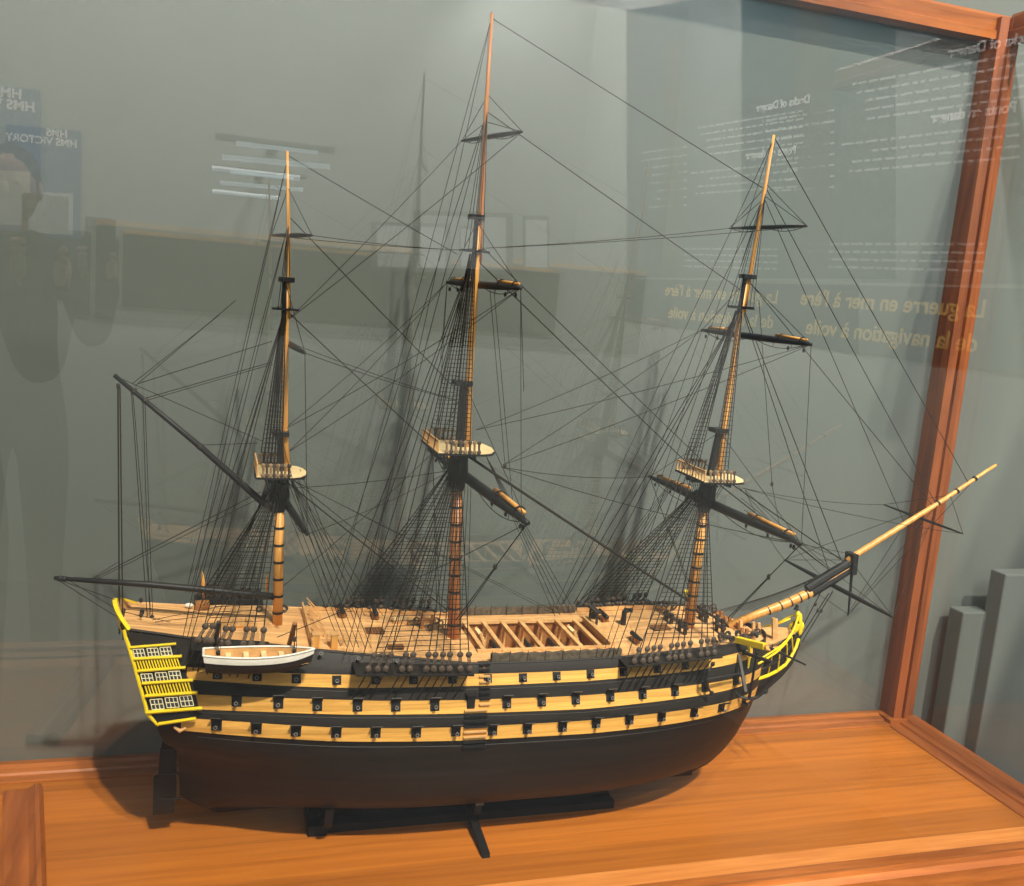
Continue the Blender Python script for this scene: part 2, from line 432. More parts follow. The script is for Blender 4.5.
lowy = [725.8, 729.3, 731.8, 733.2, 733.3, 733.1, 732, 731, 729.7, 727.6, 723.8, 720.5, 717.5, 713.2, 708.3, 702.5]
for x, y in zip(low, lowy): port(x, y - .5, .0165, .0165, True)
mid = [236.7, 278.4, 317.3, 357.5, 395.7, 434.7, 506.6, 541.6, 575.6, 610.2, 642.5, 674.8, 705, 735.5]
midy = [702, 704, 706.3, 707, 707, 706.5, 704, 702.3, 700.3, 697.5, 695, 692, 688, 681.5]
for x, y in zip(mid, midy): port(x, y - .5, .0160, .0160, True)
up = [217.6, 257.2, 296.3, 336.7, 375.7, 413.3, 452.3, 487.6, 522.8, 556.5, 590.3, 623.4, 657.1, 685]
upy = [674.5, 676.5, 678.5, 680, 679.8, 679.7, 679, 678.5, 677.6, 676, 674, 672, 668.8, 665.5]
for x, y in zip(up, upy): port(x, y, .0150, .0150, False)
for x, y in ((320.6, 654.5), (358, 659.5), (396, 661.5), (286, 650), (744, 652)): port(x, y, .012, .011, False)
# entry port and boarding steps
P = hit(471, 703, .001)
ep = MB().box((P.x - .0075, P.y - .003, P.z - .014), (P.x + .0065, P.y + .02, P.z + .014)).build('entry_port', M['black'], ship)
MB().box((P.x - .010, P.y - .007, P.z + .014), (P.x + .009, P.y + .02, P.z + .017)).build('entry_canopy', M['black'], ep)
lad = None
for i in range(16):
    t = i / 15; z = .352 - t * .136
    low_part = z < .283
    p = side(.457 if low_part else .473, z, .002)
    w = .0205 if low_part else .0095
    yel = (lerp(.48, LX, LB) < z < lerp(.48, LX, LT)) or (lerp(.48, MX, MBt) < z < lerp(.48, MX, MT)) or (lerp(.48, UX, UB) < z < lerp(.48, UX, UT))
    MB().box((p.x - w, p.y - .004, p.z - .0011), (p.x + w, p.y + .012, p.z + .0011)).build('boarding_step', M['tan'] if yel else M['black'], ship)

# ------------------------------------------------------------------ decks
def deck(name, x0, x1, dz=-.001, y0=None, y1=None, n=40, mat='deck', z=None, aft=0.0):
    m = MB(); rows = []
    for i in range(n + 1):
        X = x0 + (x1 - x0) * i / n; zz = (ztop(X) + dz) if z is None else z
        h = hb(X, ztop(X)) - .002
        a = Y0 - h if y0 is None else y0; b = Y0 + h if y1 is None else y1
        rows.append([Vector((X - aft * (1 - i / n) ** 3 * (1 - ((k - 4) / 4) ** 2), a + (b - a) * k / 8, zz + (.002 * (1 - ((k - 4) / 4) ** 2) if z is None else 0))) for k in range(9)])
    m.grid(rows)
    return m.build(name, M[mat], ship)
WX0, WX1, WW = .475, .735, .072
lab(deck('poop_deck', -.108, .175, .001, aft=.022), 'pale planked poop deck')
lab(deck('quarter_deck', .175, WX0), 'pale planked quarter deck')
lab(deck('forecastle_deck', WX1, 1.075), 'pale planked forecastle deck')
for s in (-1, 1):
    m = MB(); rows = []
    for i in range(25):
        X = WX0 + (WX1 - WX0) * i / 24
        rows.append([Vector((X, Y0 + s * WW, ztop(X))), Vector((X, Y0 + s * (hb(X, ztop(X)) - .002), ztop(X)))])
    m.grid(rows); m.build('gangway', M['deck'], ship)
wz = .300
w = deck('waist_deck', WX0, WX1, 0, Y0 - .13, Y0 + .13, 10, 'deck', wz)
m = MB()
m.box((WX0 - .004, Y0 - .13, wz), (WX0, Y0 + .13, .350)).box((WX1, Y0 - .13, wz), (WX1 + .004, Y0 + .13, .352))
m.box((WX0, Y0 + WW + .002, wz), (WX1, Y0 + WW + .006, .350)).box((WX0, Y0 - WW - .006, wz), (WX1, Y0 - WW - .002, .350))
m.build('waist_bulkhead', M['brown'], ship)
# skid beams across the waist
for i in range(7):
    X = WX0 + .012 + (WX1 - WX0 - .02) * i / 6.3
    b = MB().bar((X, Y0 - WW - .006, .3535), (X, Y0 + WW + .006, .3535), .0085, .007).build('skid_beam', M['tan'], ship, bevel=.0008)
    if 0 < i < 6:
        for k in (-1, 1):
            MB().bar((X, Y0 + k * .05, wz), (X, Y0 + k * .05, .351), .005, .005).build('pillar', M['tan'], b)
MB().box((WX0 + .0, Y0 - WW - .004, .3515), (WX1, Y0 - WW + .003, .3565)).box((WX0, Y0 + WW - .003, .3515), (WX1, Y0 + WW + .004, .3565)).build('waist_coaming', M['tan'], ship)
MB().bar((WX1 + .004, Y0 - WW, .357), (WX1 + .004, Y0 + WW, .357), .010, .010).build('breast_beam', M['tan'], ship)
for x, y in ((.51, Y0 + .03), (.70, Y0 + .03)):
    ld = MB()
    a = Vector((x - .006, y, .354)); b = Vector((x + .018, y, wz + .002))
    for k in (-1, 1): ld.bar(a + Vector((0, k * .017, 0)), b + Vector((0, k * .017, 0)), .003, .005, (1, 0, 0))
    lo = ld.build('ladder', M['tan'], ship)
    for i in range(8):
        p = a.lerp(b, (i + .5) / 8); MB().box((p.x - .004, p.y - .016, p.z - .001), (p.x + .004, p.y + .016, p.z + .001)).build('rung', M['cream'], lo)
def cannon(x, y, z, s=1.0, ang=0, name='deck_gun'):
    """carriage gun pointing to +Y side by s"""
    g = MB().box((x - .006, y - .012, z + .002), (x + .006, y + .012, z + .008)).box((x - .006, y - .012, z + .008), (x + .006, y + .001, z + .0105)).build(name, M['brown'], ship)
    MB().tube([(x, y - s * .018, z + .013), (x, y - s * .016, z + .013), (x, y + s * .004, z + .0135), (x, y + s * .022, z + .0145), (x, y + s * .024, z + .0145)], [.002, .0046, .0044, .0032, .0038], 10).build('gun_barrel', M['black'], g, True)
    for dx in (-.006, .006):
        for dy in (-.008, .008):
            MB().disc((x + dx, y + dy, z + .003), .003, .002, (1, 0, 0), 8).build('truck_wheel', M['dark'], g)
    return g
for x in (.545, .615, .665): cannon(x, Y0 + .05, wz, 1)
for x in (.545, .615, .665): cannon(x, Y0 - .05, wz, -1)
# hammock nettings along the waist
for s in (-1, 1):
    m = MB(); rows = []; n = 30
    st = []
    for i in range(n + 1):
        X = WX0 + .012 + (WX1 - WX0 - .012) * i / n; y = Y0 + s * (hb(X, ztop(X)) - .006); z = ztop(X) + .001
        ex = .0012 * math.sin(i * 2.1)
        rows.append([Vector((X, y - .004, z)), Vector((X, y - .0045, z + .0145 + ex)), Vector((X, y + .0045, z + .0145 + ex)), Vector((X, y + .004, z))])
        if i % 4 == 0: st.append(Vector((X, y + s * .005 if s < 0 else y - .006, z)))
    m.grid(rows)
    hn = m.build('hammock_netting', M['hammock'], ship)
    for p in st: MB().tube([p, p + Vector((0, 0, .021))], .0007, 5).build('hammock_crane', M['ropeg'], hn)
# planksheer rails and edge strips
for s in (-1, 1):
    m = MB()
    m.tube([side(-.11 + 1.14 * i / 80, ztop(-.11 + 1.14 * i / 80) + .0005, -.001, s) for i in range(81)], .0024, 6)
    m.build('sheer_rail', M['hull' if s < 0 else 'tan'], ship)
# far bulwark strip along the quarterdeck, with low cap
m = MB()
for x0, x1, h in ((.18, .465, .006), (.74, 1.02, .008)):
    n = 24
    rows = []
    for i in range(n + 1):
        X = x0 + (x1 - x0) * i / n; y = Y0 + hb(X, ztop(X)) - .004; z = ztop(X)
        rows.append([Vector((X, y - .002, z)), Vector((X, y - .002, z + h)), Vector((X, y + .002, z + h)), Vector((X, y + .002, z))])
    m.grid(rows)
m.build('bulwark', M['tan'], ship)
# dark rolled lumps (timberheads and blocks) lining the port bulwarks
for x0, x1, n, zo in ((.20, .46, 13, .007), (.76, .97, 26, .011)):
    for i in range(n):
        X = x0 + (x1 - x0) * i / (n - 1); y = Y0 + hb(X, ztop(X)) - .003; z = ztop(X) + zo
        MB().ball((X + random.uniform(-.002, .002), y, z + random.uniform(0, .004)), .0042, 1.3, 1, 1.0, 8).build('rail_block', M['dark'] if i % 3 else M['deadeye'], ship, True)

# poop front: ladders, rail, cabinets
def rail_y(X, z, y0, y1, h, name, n):
    m = MB().bar((X, y0, z + h), (X, y1, z + h), .003, .003)
    for i in range(n): m.bar((X, y0 + (y1 - y0) * i / (n - 1), z), (X, y0 + (y1 - y0) * i / (n - 1), z + h), .0018, .0018)
    return m.build(name, M['tan'], ship)
zq = ztop(.185)
rail_y(.178, ztop(.178), Y0 - .10, Y0 + .09, .016, 'poop_rail', 18)
for yy in (Y0 - .03, Y0 + .05):
    m = MB(); a = Vector((.182, yy, zq + .020)); b = Vector((.205, yy, zq - .006))
    for k in (-1, 1):
        m.bar(a + Vector((0, k * .012, 0)), b + Vector((0, k * .012, 0)), .002, .005, (1, 0, 0))
        m.bar(a + Vector((0, k * .012, .016)), b + Vector((0, k * .012, .016)), .0015, .0018)
        m.bar(b + Vector((0, k * .012, 0)), b + Vector((0, k * .012, .016)), .0015, .0015)
    m.build('poop_ladder', M['tan'], ship)
for px, py, w, h in ((315.5, 641, .012, .022), (334, 643, .011, .024)):
    p = at(px, py, 1.575); z = ztop(p.x)
    c = MB().box((p.x - w / 2, p.y - .008, z), (p.x + w / 2, p.y + .008, z + h)).build('deck_locker', M['mast'], ship, bevel=.0008)
    MB().box((p.x - w / 2 - .001, p.y - .009, z + h), (p.x + w / 2 + .001, p.y + .009, z + h + .002)).build('locker_top', M['tan'], c)
for x in (.205, .222, .232):
    MB().tube([(x, 1.585, ztop(x)), (x + .001, 1.585, ztop(x) + .017)], .0012, 5).ball((x + .001, 1.585, ztop(x) + .018), .002).build('belaying_post', M['tan'], ship)
for px in (341, 374):
    p = at(px, 626, 1.735); cannon(p.x, p.y, ztop(p.x) + .001, 1)
# shot rack, gratings, bitts on the quarterdeck
p = at(399, 624, 1.72)
r = MB().box((p.x - .013, p.y - .010, ztop(p.x)), (p.x + .013, p.y + .010, ztop(p.x) + .006)).build('bucket_rack', M['tan'], ship)
for i in range(4):
    MB().tube([(p.x - .010 + i * .0067, p.y - .006, ztop(p.x) + .006), (p.x - .010 + i * .0067, p.y - .006, ztop(p.x) + .013)], [.0026, .0032], 8).build('bucket', M['cream'], r)
def grating(cx, cy, lx, ly, name='hatch_grating'):
    z = ztop(cx) + .0015
    m = MB().box((cx - lx, cy - ly, z), (cx + lx, cy + ly, z + .002)).build(name, M['black'], ship)
    g = MB()
    n = 6
    for i in range(n + 1): g.box((cx - lx + 2 * lx * i / n - .0006, cy - ly, z + .002), (cx - lx + 2 * lx * i / n + .0006, cy + ly, z + .003))
    for i in range(4): g.box((cx - lx, cy - ly + 2 * ly * i / 3 - .0006, z + .002), (cx + lx, cy - ly + 2 * ly * i / 3 + .0006, z + .003))
    g.build('lattice', M['brown'], m)
grating(.325, Y0 - .075, .014, .008); grating(.385, Y0 + .06, .014, .010); grating(.30, Y0, .016, .014); grating(.87, Y0 - .005, .018, .012)
p = Vector((.405, Y0 + .035, ztop(.405)))
bt = MB()
for dx in (-.010, .010): bt.box((p.x + dx - .003, p.y - .003, p.z), (p.x + dx + .003, p.y + .003, p.z + .026))
bt.box((p.x - .015, p.y - .004, p.z + .015), (p.x + .015, p.y + .004, p.z + .021)); bt.build('mast_bitts', M['brown'], ship)
# poop skylight
zs = ztop(.06)
sk = MB().box((.035, Y0 - .03, zs), (.085, Y0 + .01, zs + .006)).build('skylight', M['mast'], ship)
for i in range(5): MB().box((.038 + i * .0095, Y0 - .028, zs + .006), (.0455 + i * .0095, Y0 + .008, zs + .0072)).build('skylight_pane', M['deck'], sk)
# flag locker and small white hen coop on the poop
MB().box((-.012, Y0 + .055, ztop(0)), (.012, Y0 + .075, ztop(0) + .014)).build('flag_locker', M['brown'], ship)
MB().ball((-.022, Y0 + .06, ztop(0) + .010), .006, 1.3, .8, .7).build('canvas_bundle', M['white'], ship, True)
MB().tube([at(203.5, 600, 1.74), at(203.5, 588, 1.74), at(202.8, 582, 1.74), at(202.5, 572, 1.74)], [.002, .0024, .004, .001], 7).build('stern_post_lantern', M['mast'], ship, True)
MB().tube([at(267.5, 596, 1.70), at(267, 585, 1.70), at(267, 572, 1.70)], [.002, .0032, .001], 7).build('boom_crutch', M['mast'], ship, True)
for px, py in ((142, 612), (152, 618)):
    p = at(px, py, 1.66); MB().ball(p, .004, 1, .7, 1.5).build('vang_block', M['black'], ship, True)

# forecastle fittings: galley chimney, bell stand, bitts
p = Vector((.805, Y0 + .03, ztop(.80)))
MB().tube([p, p + Vector((0, 0, .028)), p + Vector((.004, 0, .031)), p + Vector((.016, 0, .031))], [.0055, .0055, .006, .0055], 8).build('galley_chimney', M['black'], ship)
p = Vector((.748, Y0 + .05, .358))
bl = MB()
for k in (-1, 1): bl.bar(p + Vector((0, k * .018, 0)), p + Vector((0, k * .018, .024)), .004, .004)
bl.bar(p + Vector((0, -.022, .026)), p + Vector((0, .022, .026)), .012, .004); bo = bl.build('belfry', M['dark'], ship)
MB().tube([p + Vector((0, 0, .023)), p + Vector((0, 0, .019)), p + Vector((0, 0, .008))], [.002, .005, .008], 10).build('ship_bell', M['dark'], bo, True)
cannon(.775, Y0 + .06, ztop(.775), 1); cannon(.79, Y0 - .06, ztop(.79), -1)
for x, yy in ((.905, .03), (.905, -.03), (.985, .035), (.985, -.035), (1.005, 0)):
    m = MB()
    for k in (-1, 1): m.box((x - .003, Y0 + yy + k * .012 - .003, ztop(x)), (x + .003, Y0 + yy + k * .012 + .003, ztop(x) + .022))
    m.box((x - .004, Y0 + yy - .018, ztop(x) + .012), (x + .004, Y0 + yy + .018, ztop(x) + .017)); m.build('pin_rack', M['dark'], ship)
# rope coils heaped about the fore rails
for i in range(26):
    X = random.uniform(.93, 1.06); s = random.choice((-1, 1)); z = ztop(X)
    y = Y0 + s * max(.01, hb(X, z) - random.uniform(.004, .02))
    MB().ring((X, y, z + random.uniform(.004, .018)), .0055, .0018, (random.uniform(-.4, .4), 1, random.uniform(-.5, .5)), 10, 5).build('rope_coil', M['dark'] if i % 2 else M['deadeye'], ship)
for i in range(14):
    X = random.choice((.10, .14, .38, .41, .43, .46)) + random.uniform(-.012, .012); z = ztop(X)
    MB().ring((X, Y0 + random.uniform(.02, .08), z + .008), .005, .0016, (random.uniform(-.4, .4), 1, random.uniform(-.5, .5)), 10, 5).build('rope_coil', M['dark'] if i % 2 else M['ropet'], ship)

# ------------------------------------------------------------------ stern and quarter galleries
def H(px, py, off=.010): return hit(px, py, off)
qg = MB()
# backing body of the quarter gallery
edge = [(128.5, 646), (131, 659), (139, 684), (146.5, 707), (149, 722), (160, 727)]
rowsA = []
for (lx, ly, rx_, ry_) in ((131, 647, 176, 644), (137, 664, 181, 658), (140, 673, 185, 667), (143, 684, 190, 680), (147, 697, 196, 692), (151, 712, 200, 708), (158, 724, 196, 718)):
    rowsA.append([H(lx + (rx_ - lx) * k / 6, ly + (ry_ - ly) * k / 6, .0085 * (1 if k < 6 else .05)) for k in range(7)])
qg.grid(rowsA)
qgal = lab(qg.build('quarter_gallery', M['black'], ship), 'black quarter gallery trimmed in bright yellow')
def yrail(a, b, r=.0026, off=.012, n=6):
    MB().tube([H(a[0] + (b[0] - a[0]) * k / n, a[1] + (b[1] - a[1]) * k / n, off) for k in range(n + 1)], r, 6).build('gallery_rail', M['yellow'], qgal)
for a, b, r in (((130, 647.5), (176, 643.8), .0022), ((134, 659), (182, 656.2), .0026), ((138, 671), (185.5, 667.5), .0026), ((142, 683.5), (193, 680), .0026),
                ((145.5, 696), (197.5, 692.5), .0028), ((146.5, 712.5), (202, 708.2), .0030), ((158.5, 724), (196, 718.5), .0028)):
    yrail(a, b, r)
# balusters
for (x0, y0, y1, x1, yy0, yy1, n, sl) in ((137, 661, 670, 177, 658.5, 667, 15, 3.0), (145, 686, 695, 188, 682, 691.5, 15, 3.0)):
    for i in range(n):
        t = i / (n - 1); xa = x0 + (x1 - x0) * t
        MB().tube([H(xa, y0 + (yy0 - y0) * t, .0105), H(xa + sl, y1 + (yy1 - y1) * t, .0105)], .0012, 5).build('baluster', M['yellow'], qgal)
# windows: pane with glazing bars
def gwin(cx, cy, w, h, sk, rise):
    def q(u, v, off): return H(cx + u * w / 2 + v * sk, cy + v * h / 2 + rise * u, off)
    m = MB(); m.grid([[q(-1, -1, .0095), q(1, -1, .0095)], [q(-1, 1, .0095), q(1, 1, .0095)]])
    wo = m.build('gallery_window', M['pane'], qgal)
    g = MB()
    for u in (-1, -.33, .33, 1): g.tube([q(u, -1, .0105), q(u, 1, .0105)], .00075, 4)
    for v in (-1, 0, 1): g.tube([q(-1, v, .0105), q(1, v, .0105)], .00075, 4)
    g.build('glazing_bars', M['bar'], wo)
for cx, cy in ((139, 653.3), (153, 652.3), (166, 651.3)): gwin(cx, cy, 10.5, 8, 1.0, -.3)
for cx, cy in ((147.2, 678.3), (161.5, 677), (175, 675.6)): gwin(cx, cy, 11, 8.5, 1.0, -.3)
for cx, cy in ((157, 704.3), (172, 702.5), (186.5, 701)): gwin(cx, cy, 12, 10, 1.2, -.4)
# yellow aft edge
m = MB().tube([H(x, y, .008) for x, y in ((124, 630), (125.5, 637), (128.5, 645), (133, 660), (139.5, 684), (146, 707), (147, 713), (158.5, 726))], [.0028, .003, .0032, .003, .003, .003, .0034, .002], 6)
m.build('stern_edge', M['yellow'], qgal)
MB().tube([H(174, 727, .004), H(180, 731, .006), H(186, 728, .004)], [.002, .0035, .002], 6).build('gallery_drop', M['tan'], qgal)
# taffrail over the transom
def tafpt(v, z, d=0.0): return Vector((-.1125 - .022 * (1 - v * v) + d - (z - .405) * .25, Y0 + v * .067, z))
m = MB(); m2 = MB(); r1 = []; r2 = []
for k in range(17):
    v = (k - 8) / 8; top = .407 + .029 * (1 - abs(v) ** 1.6)
    r1.append([tafpt(v, .394), tafpt(v, top), tafpt(v, top, .007), tafpt(v, .394, .007)])
    r2.append([tafpt(v * .97, .396, .0075), tafpt(v * .97, top - .004, .0075), tafpt(v * .97, top - .004, .0085), tafpt(v * .97, .396, .0085)])
taf = m.grid(r1).build('taffrail', M['yellow'], ship); m2.grid(r2).build('taffrail_lining', M['tan'], taf)
# stern face windows (three rows across the transom)
for z in (.285, .325, .365):
    x = Xp(z); h = hb(x, z)
    MB().tube([(Xp(z - .016) - .002, Y0 - h, z - .016), (Xp(z - .016) - .002, Y0 + h, z - .016)], .003, 6).build('stern_rail', M['yellow'], ship)
    for k in range(7):
        y = Y0 + (k - 3) * h * .27
        a = Vector((Xp(z - .010) - .001, y, z - .010)); b = Vector((Xp(z + .010) - .001, y, z + .010)); s = Vector((0, .010, 0))
        wo = MB().prism([a - s, a + s, b + s, b - s], (.003, 0, 0)).build('stern_window', M['pane'], ship)
        g = MB(); o = Vector((-.001, 0, 0))
        for u in (-1, 0, 1): g.tube([a + s * u + o, b + s * u + o], .0008, 4)
        for t in (0, .5, 1): g.tube([a.lerp(b, t) - s + o, a.lerp(b, t) + s + o], .0008, 4)
        g.build('glazing_bars', M['bar'], wo)
# rudder
rp = [at(x, y, Y0) for x, y in ((176.5, 731), (165, 731), (160, 752), (158, 776), (153.5, 778), (152.8, 813.5), (174.5, 811), (176.5, 790))]
rd = MB().prism([p + Vector((0, -.006, 0)) for p in rp], (0, .012, 0)).build('rudder', M['bottom'], ship)
for y in (748, 772, 797):
    MB().bar(at(177, y, Y0) + Vector((.008, -.0065, 0)), at(160, y, Y0) + Vector((0, -.0065, 0)), .002, .004).build('rudder_strap', M['black'], rd)

# ------------------------------------------------------------------ head and bow
kp = [(746, 702), (757, 697), (770, 685), (781, 675), (791, 663), (798, 646), (800, 628), (797, 620), (790, 634), (779, 650), (765, 660), (750, 664)]
MB().prism([at(x, y, Y0) + Vector((0, -.006, 0)) for x, y in kp], (0, .012, 0)).build('head_knee', M['hull'], ship)
def headrail(pts, r, ya, yb, name='head_rail', mat='yellow'):
    for s in (-1, 1):
        n = len(pts); P = []
        for i, (x, y) in enumerate(pts):
            Y = ya + (yb - ya) * i / (n - 1); p = at(x, y, Y)
            P.append(Vector((p.x, Y0 + s * (Y0 - Y), p.z)))
        MB().tube(P, r, 7).build(name, M[mat], ship, True)
headrail([(752.5, 680), (760, 678.3), (768, 675.5), (777, 671), (785, 665), (791, 657), (796, 647), (798.5, 639)], .0036, 1.585, 1.652)
headrail([(758, 664), (766, 659), (776, 652.5), (784, 645), (790, 637), (795, 627), (798, 617)], .0024, 1.575, 1.652)
headrail([(762, 658), (770, 653), (779, 647.5), (787, 640), (792, 632), (796, 622)], .0020, 1.575, 1.650)
headrail([(757, 671), (767, 667), (777, 661), (786, 652), (793, 642), (798, 630)], .0018, 1.585, 1.652, mat='black')
for x0, y0, x1, y1 in ((768, 674, 772, 656), (778, 670, 780, 650), (787, 661, 787, 644), (793, 652, 792, 637)):
    MB().tube([at(x0, y0, 1.62), at(x1, y1, 1.61)], .0016, 5).build('head_timber', M['yellow'], ship)
# figurehead: crowned shield between two small supporters
fg = MB().tube([at(797, 640), at(799, 630), at(799, 622), at(798.5, 615), at(797, 611)], [.004, .008, .007, .0075, .003], 10).build('figurehead', M['yellow'], ship, True)
MB().ball(at(800, 626) + Vector((.004, 0, 0)), .007, .6, 1, 1.3).build('shield', M['yellow'], fg, True)
for s in (-1, 1):
    p = at(794, 627) + Vector((0, s * .010, 0))
    MB().tube([p + Vector((-.006, 0, -.012)), p, p + Vector((.002, 0, .006)), p + Vector((.003, 0, .010))], [.003, .0045, .0025, .003], 8).build('supporter', M['yellow'], fg, True)
MB().tube([at(796, 610), at(797.5, 605)], [.005, .003], 8).build('crown', M['black'], fg)
# cathead beams and their knees
for s in (-1, 1):
    a = at(736.5, 639.5, 1.565); b = at(765, 646.5, 1.50)
    f = lambda p: Vector((p.x, Y0 + s * (Y0 - p.y), p.z))
    ch = MB().bar(f(a), f(b), .011, .012).build('cathead', M['yellow'], ship, bevel=.0008)
    MB().tube([f(at(749, 644, 1.545)), f(at(749.5, 655, 1.552)), f(at(748, 668, 1.556))], [.004, .003, .0018], 6).build('cathead_knee', M['yellow'], ch)
    MB().disc(f(b) + Vector((.0, 0, 0)), .0045, .012, (b - a), 8).build('cathead_cap', M['ochre'], ch)
# beakhead bulkhead, posts, gratings
bz = ztop(1.03)
MB().box((1.028, Y0 - .070, bz - .03), (1.034, Y0 + .070, bz + .004)).build('beakhead_bulkhead', M['tan'], ship)
m = MB()
for i in range(9):
    y = Y0 - .068 + .136 * i / 8; m.box((1.034, y - .003, bz - .03), (1.040, y + .003, bz + .012 + .004 * (i % 2)))
m.build('bulkhead_timbers', M['brown'], ship)
MB().prism([(1.035, Y0 - .07, bz - .020), (1.11, Y0 - .045, bz - .020), (1.18, Y0 - .012, bz - .012), (1.18, Y0 + .012, bz - .012), (1.11, Y0 + .045, bz - .020), (1.035, Y0 + .07, bz - .020)], (0, 0, .003)).build('beakhead_grating', M['tan'], ship)
for px, py0, py1 in ((753.5, 648, 622), (773.5, 647, 618), (776, 644, 619), (741, 640, 620), (759, 646, 623)):
    MB().bar(at(px, py0, 1.63), at(px, py1, 1.63), .005, .006).build('knight_post', M['tan'], ship)
MB().tube([at(738, 642, 1.60), at(752, 646, 1.60), at(770, 650, 1.62), at(782, 646, 1.64)], .003, 6).build('bow_rail', M['tan'], ship)
# boomkins
for s in (-1, 1):
    a = at(770, 648, 1.62); b = at(806, 665, 1.56)
    f = lambda p: Vector((p.x, Y0 + s * (Y0 - p.y), p.z))
    MB().tube([f(a), f(b)], [.0028, .0018], 7).build('boomkin', M['black'], ship)
# anchors on the starboard bow
def anchor(ring, crown, armdir, stockdir, s=1.0):
    ring = Vector(ring); crown = Vector(crown); ad = Vector(armdir).normalized(); sd = Vector(stockdir).normalized()
    d = (crown - ring); L = d.length; d.normalize()
    m = MB().tube([ring, crown], [.0020, .0030], 7)
    for k in (-1, 1):
        m.tube([crown, crown + ad * k * L * .18 - d * L * .05, crown + ad * k * L * .34 - d * L * .20], [.0030, .0026, .0012], 6)
        tip = crown + ad * k * L * .30 - d * L * .15
        m.ball(tip, .0055, .9, .5, .9, 7)
    an = m.build('anchor', M['black'], ship)
    MB().bar(ring + d * L * .10 - sd * L * .38, ring + d * L * .10 + sd * L * .38, .0055, .0055).build('anchor_stock', M['dark'], an)
    MB().ring(ring - d * .004, .005, .0011, sd, 10, 5).build('anchor_ring', M['black'], an)
anchor(at(757, 652, 1.525), at(749, 699, 1.535), (1, -.3, .1), (.3, -1, .1))
anchor(at(746, 672.5, 1.525), at(706, 680, 1.500), (.15, .1, -1), (.2, 1, .9))

# bowsprit and jib boom
bs = [(728, 626), (760, 613), (785, 604), (810, 592.5), (853, 565)]
BSP = [at(x, y) for x, y in bs]
bow = MB().tube(BSP, [.0078, .0086, .0094, .0098, .0075], 14).build('bowsprit', M['mast'], ship, True)
for x, y, r in ((768, 610.5, .0098), (780, 606, .0101), (790, 602, .0103), (799, 598, .0106), (806, 594.5, .0106)):
    p = at(x, y); MB().disc(p, r, .003, BSP[3] - BSP[2], 12).build('woolding', M['black'], bow)
MB().tube([at(807, 589), at(830, 574), at(853, 560.5)], [.0098, .0102, .0095], 10).tube([at(811, 592.5), at(832, 580), at(853, 567)], [.0112, .0108, .0095], 10).build('bowsprit_doubling', M['black'], bow)
MB().bar(at(850, 573), at(852, 553), .030, .012, (1, 0, .6)).build('bowsprit_cap', M['black'], bow)
MB().tube([at(847, 561), at(853, 556.5), at(905, 524), at(945, 499), at(985, 472), at(996, 465)], [.0064, .0066, .0060, .0050, .0036, .0030], 10).build('jib_boom', M['mast'], ship, True)
for x, y in ((938, 503), (957, 491), (975, 478.5)): MB().disc(at(x, y), .0062, .004, at(985, 472) - at(945, 499), 10).build('jib_boom_band', M['black'], bow)
MB().tube([at(852.5, 560, 1.652), at(850.5, 590, 1.652), at(848, 615.5, 1.652)], [.0032, .003, .0018], 7).build('dolphin_striker', M['black'], bow)

# ------------------------------------------------------------------ masts
def mast(name, label, low, lowr, head, top, cap, tmast, tmr, xt, tcap, tg, tgr, matlow, wool):
    """low: lower mast px points; head: black masthead span; tmast: topmast; tg: topgallant"""
    m = lab(MB().tube([at(*p) for p in low], lowr, 14).build(name, M[matlow], ship, True), label)
    return m
def mastset(name, label, low, lowr, headtop, tm, tmr, tg, tgr, matlow='mast', nwool=8):
    L = [at(*p) for p in low]
    m = lab(MB().tube(L, lowr, 14).build(name, M[matlow], ship, True), label)
    for i in range(nwool):
        t = (i + .7) / nwool; p = L[0].lerp(L[1], t); r = lowr[0] + (lowr[1] - lowr[0]) * t
        MB().disc(p, r + .0008, .004, L[1] - L[0], 14).build('woolding', M['black'], m)
    hd = at(*headtop)
    MB().tube([L[1], L[1].lerp(hd, .5), hd], [lowr[1] + .001, lowr[1] - .002, lowr[1] - .003], 8).build('masthead', M['black'], m)
    MB().tube([L[1].lerp(hd, .30), L[1].lerp(hd, .12), L[1].lerp(hd, -.06)], [lowr[1] + .006, lowr[1] + .009, lowr[1] + .003], 8).build('hounds', M['black'], m)
    T = [at(*p) for p in tm]
    fwd = Vector((.014, 0, 0))
    tmo = MB().tube([T[0] + fwd] + [T[1]] + T[2:], tmr, 12).build('topmast', M['mast'], m, True)
    G = [at(*p) for p in tg]
    MB().tube(G, tgr, 10).build('topgallant_mast', M['mastred' if matlow == 'mastred' else 'mast'], m, True)
    return m, L, hd, T, G
def capblock(p, parent, lx=.017, ly=.010, h=.0065, name='mast_cap'):
    return MB().box((p.x - lx * .7, p.y - ly, p.z - h / 2), (p.x + lx, p.y + ly, p.z + h / 2)).build(name, M['black'], parent, bevel=.001)

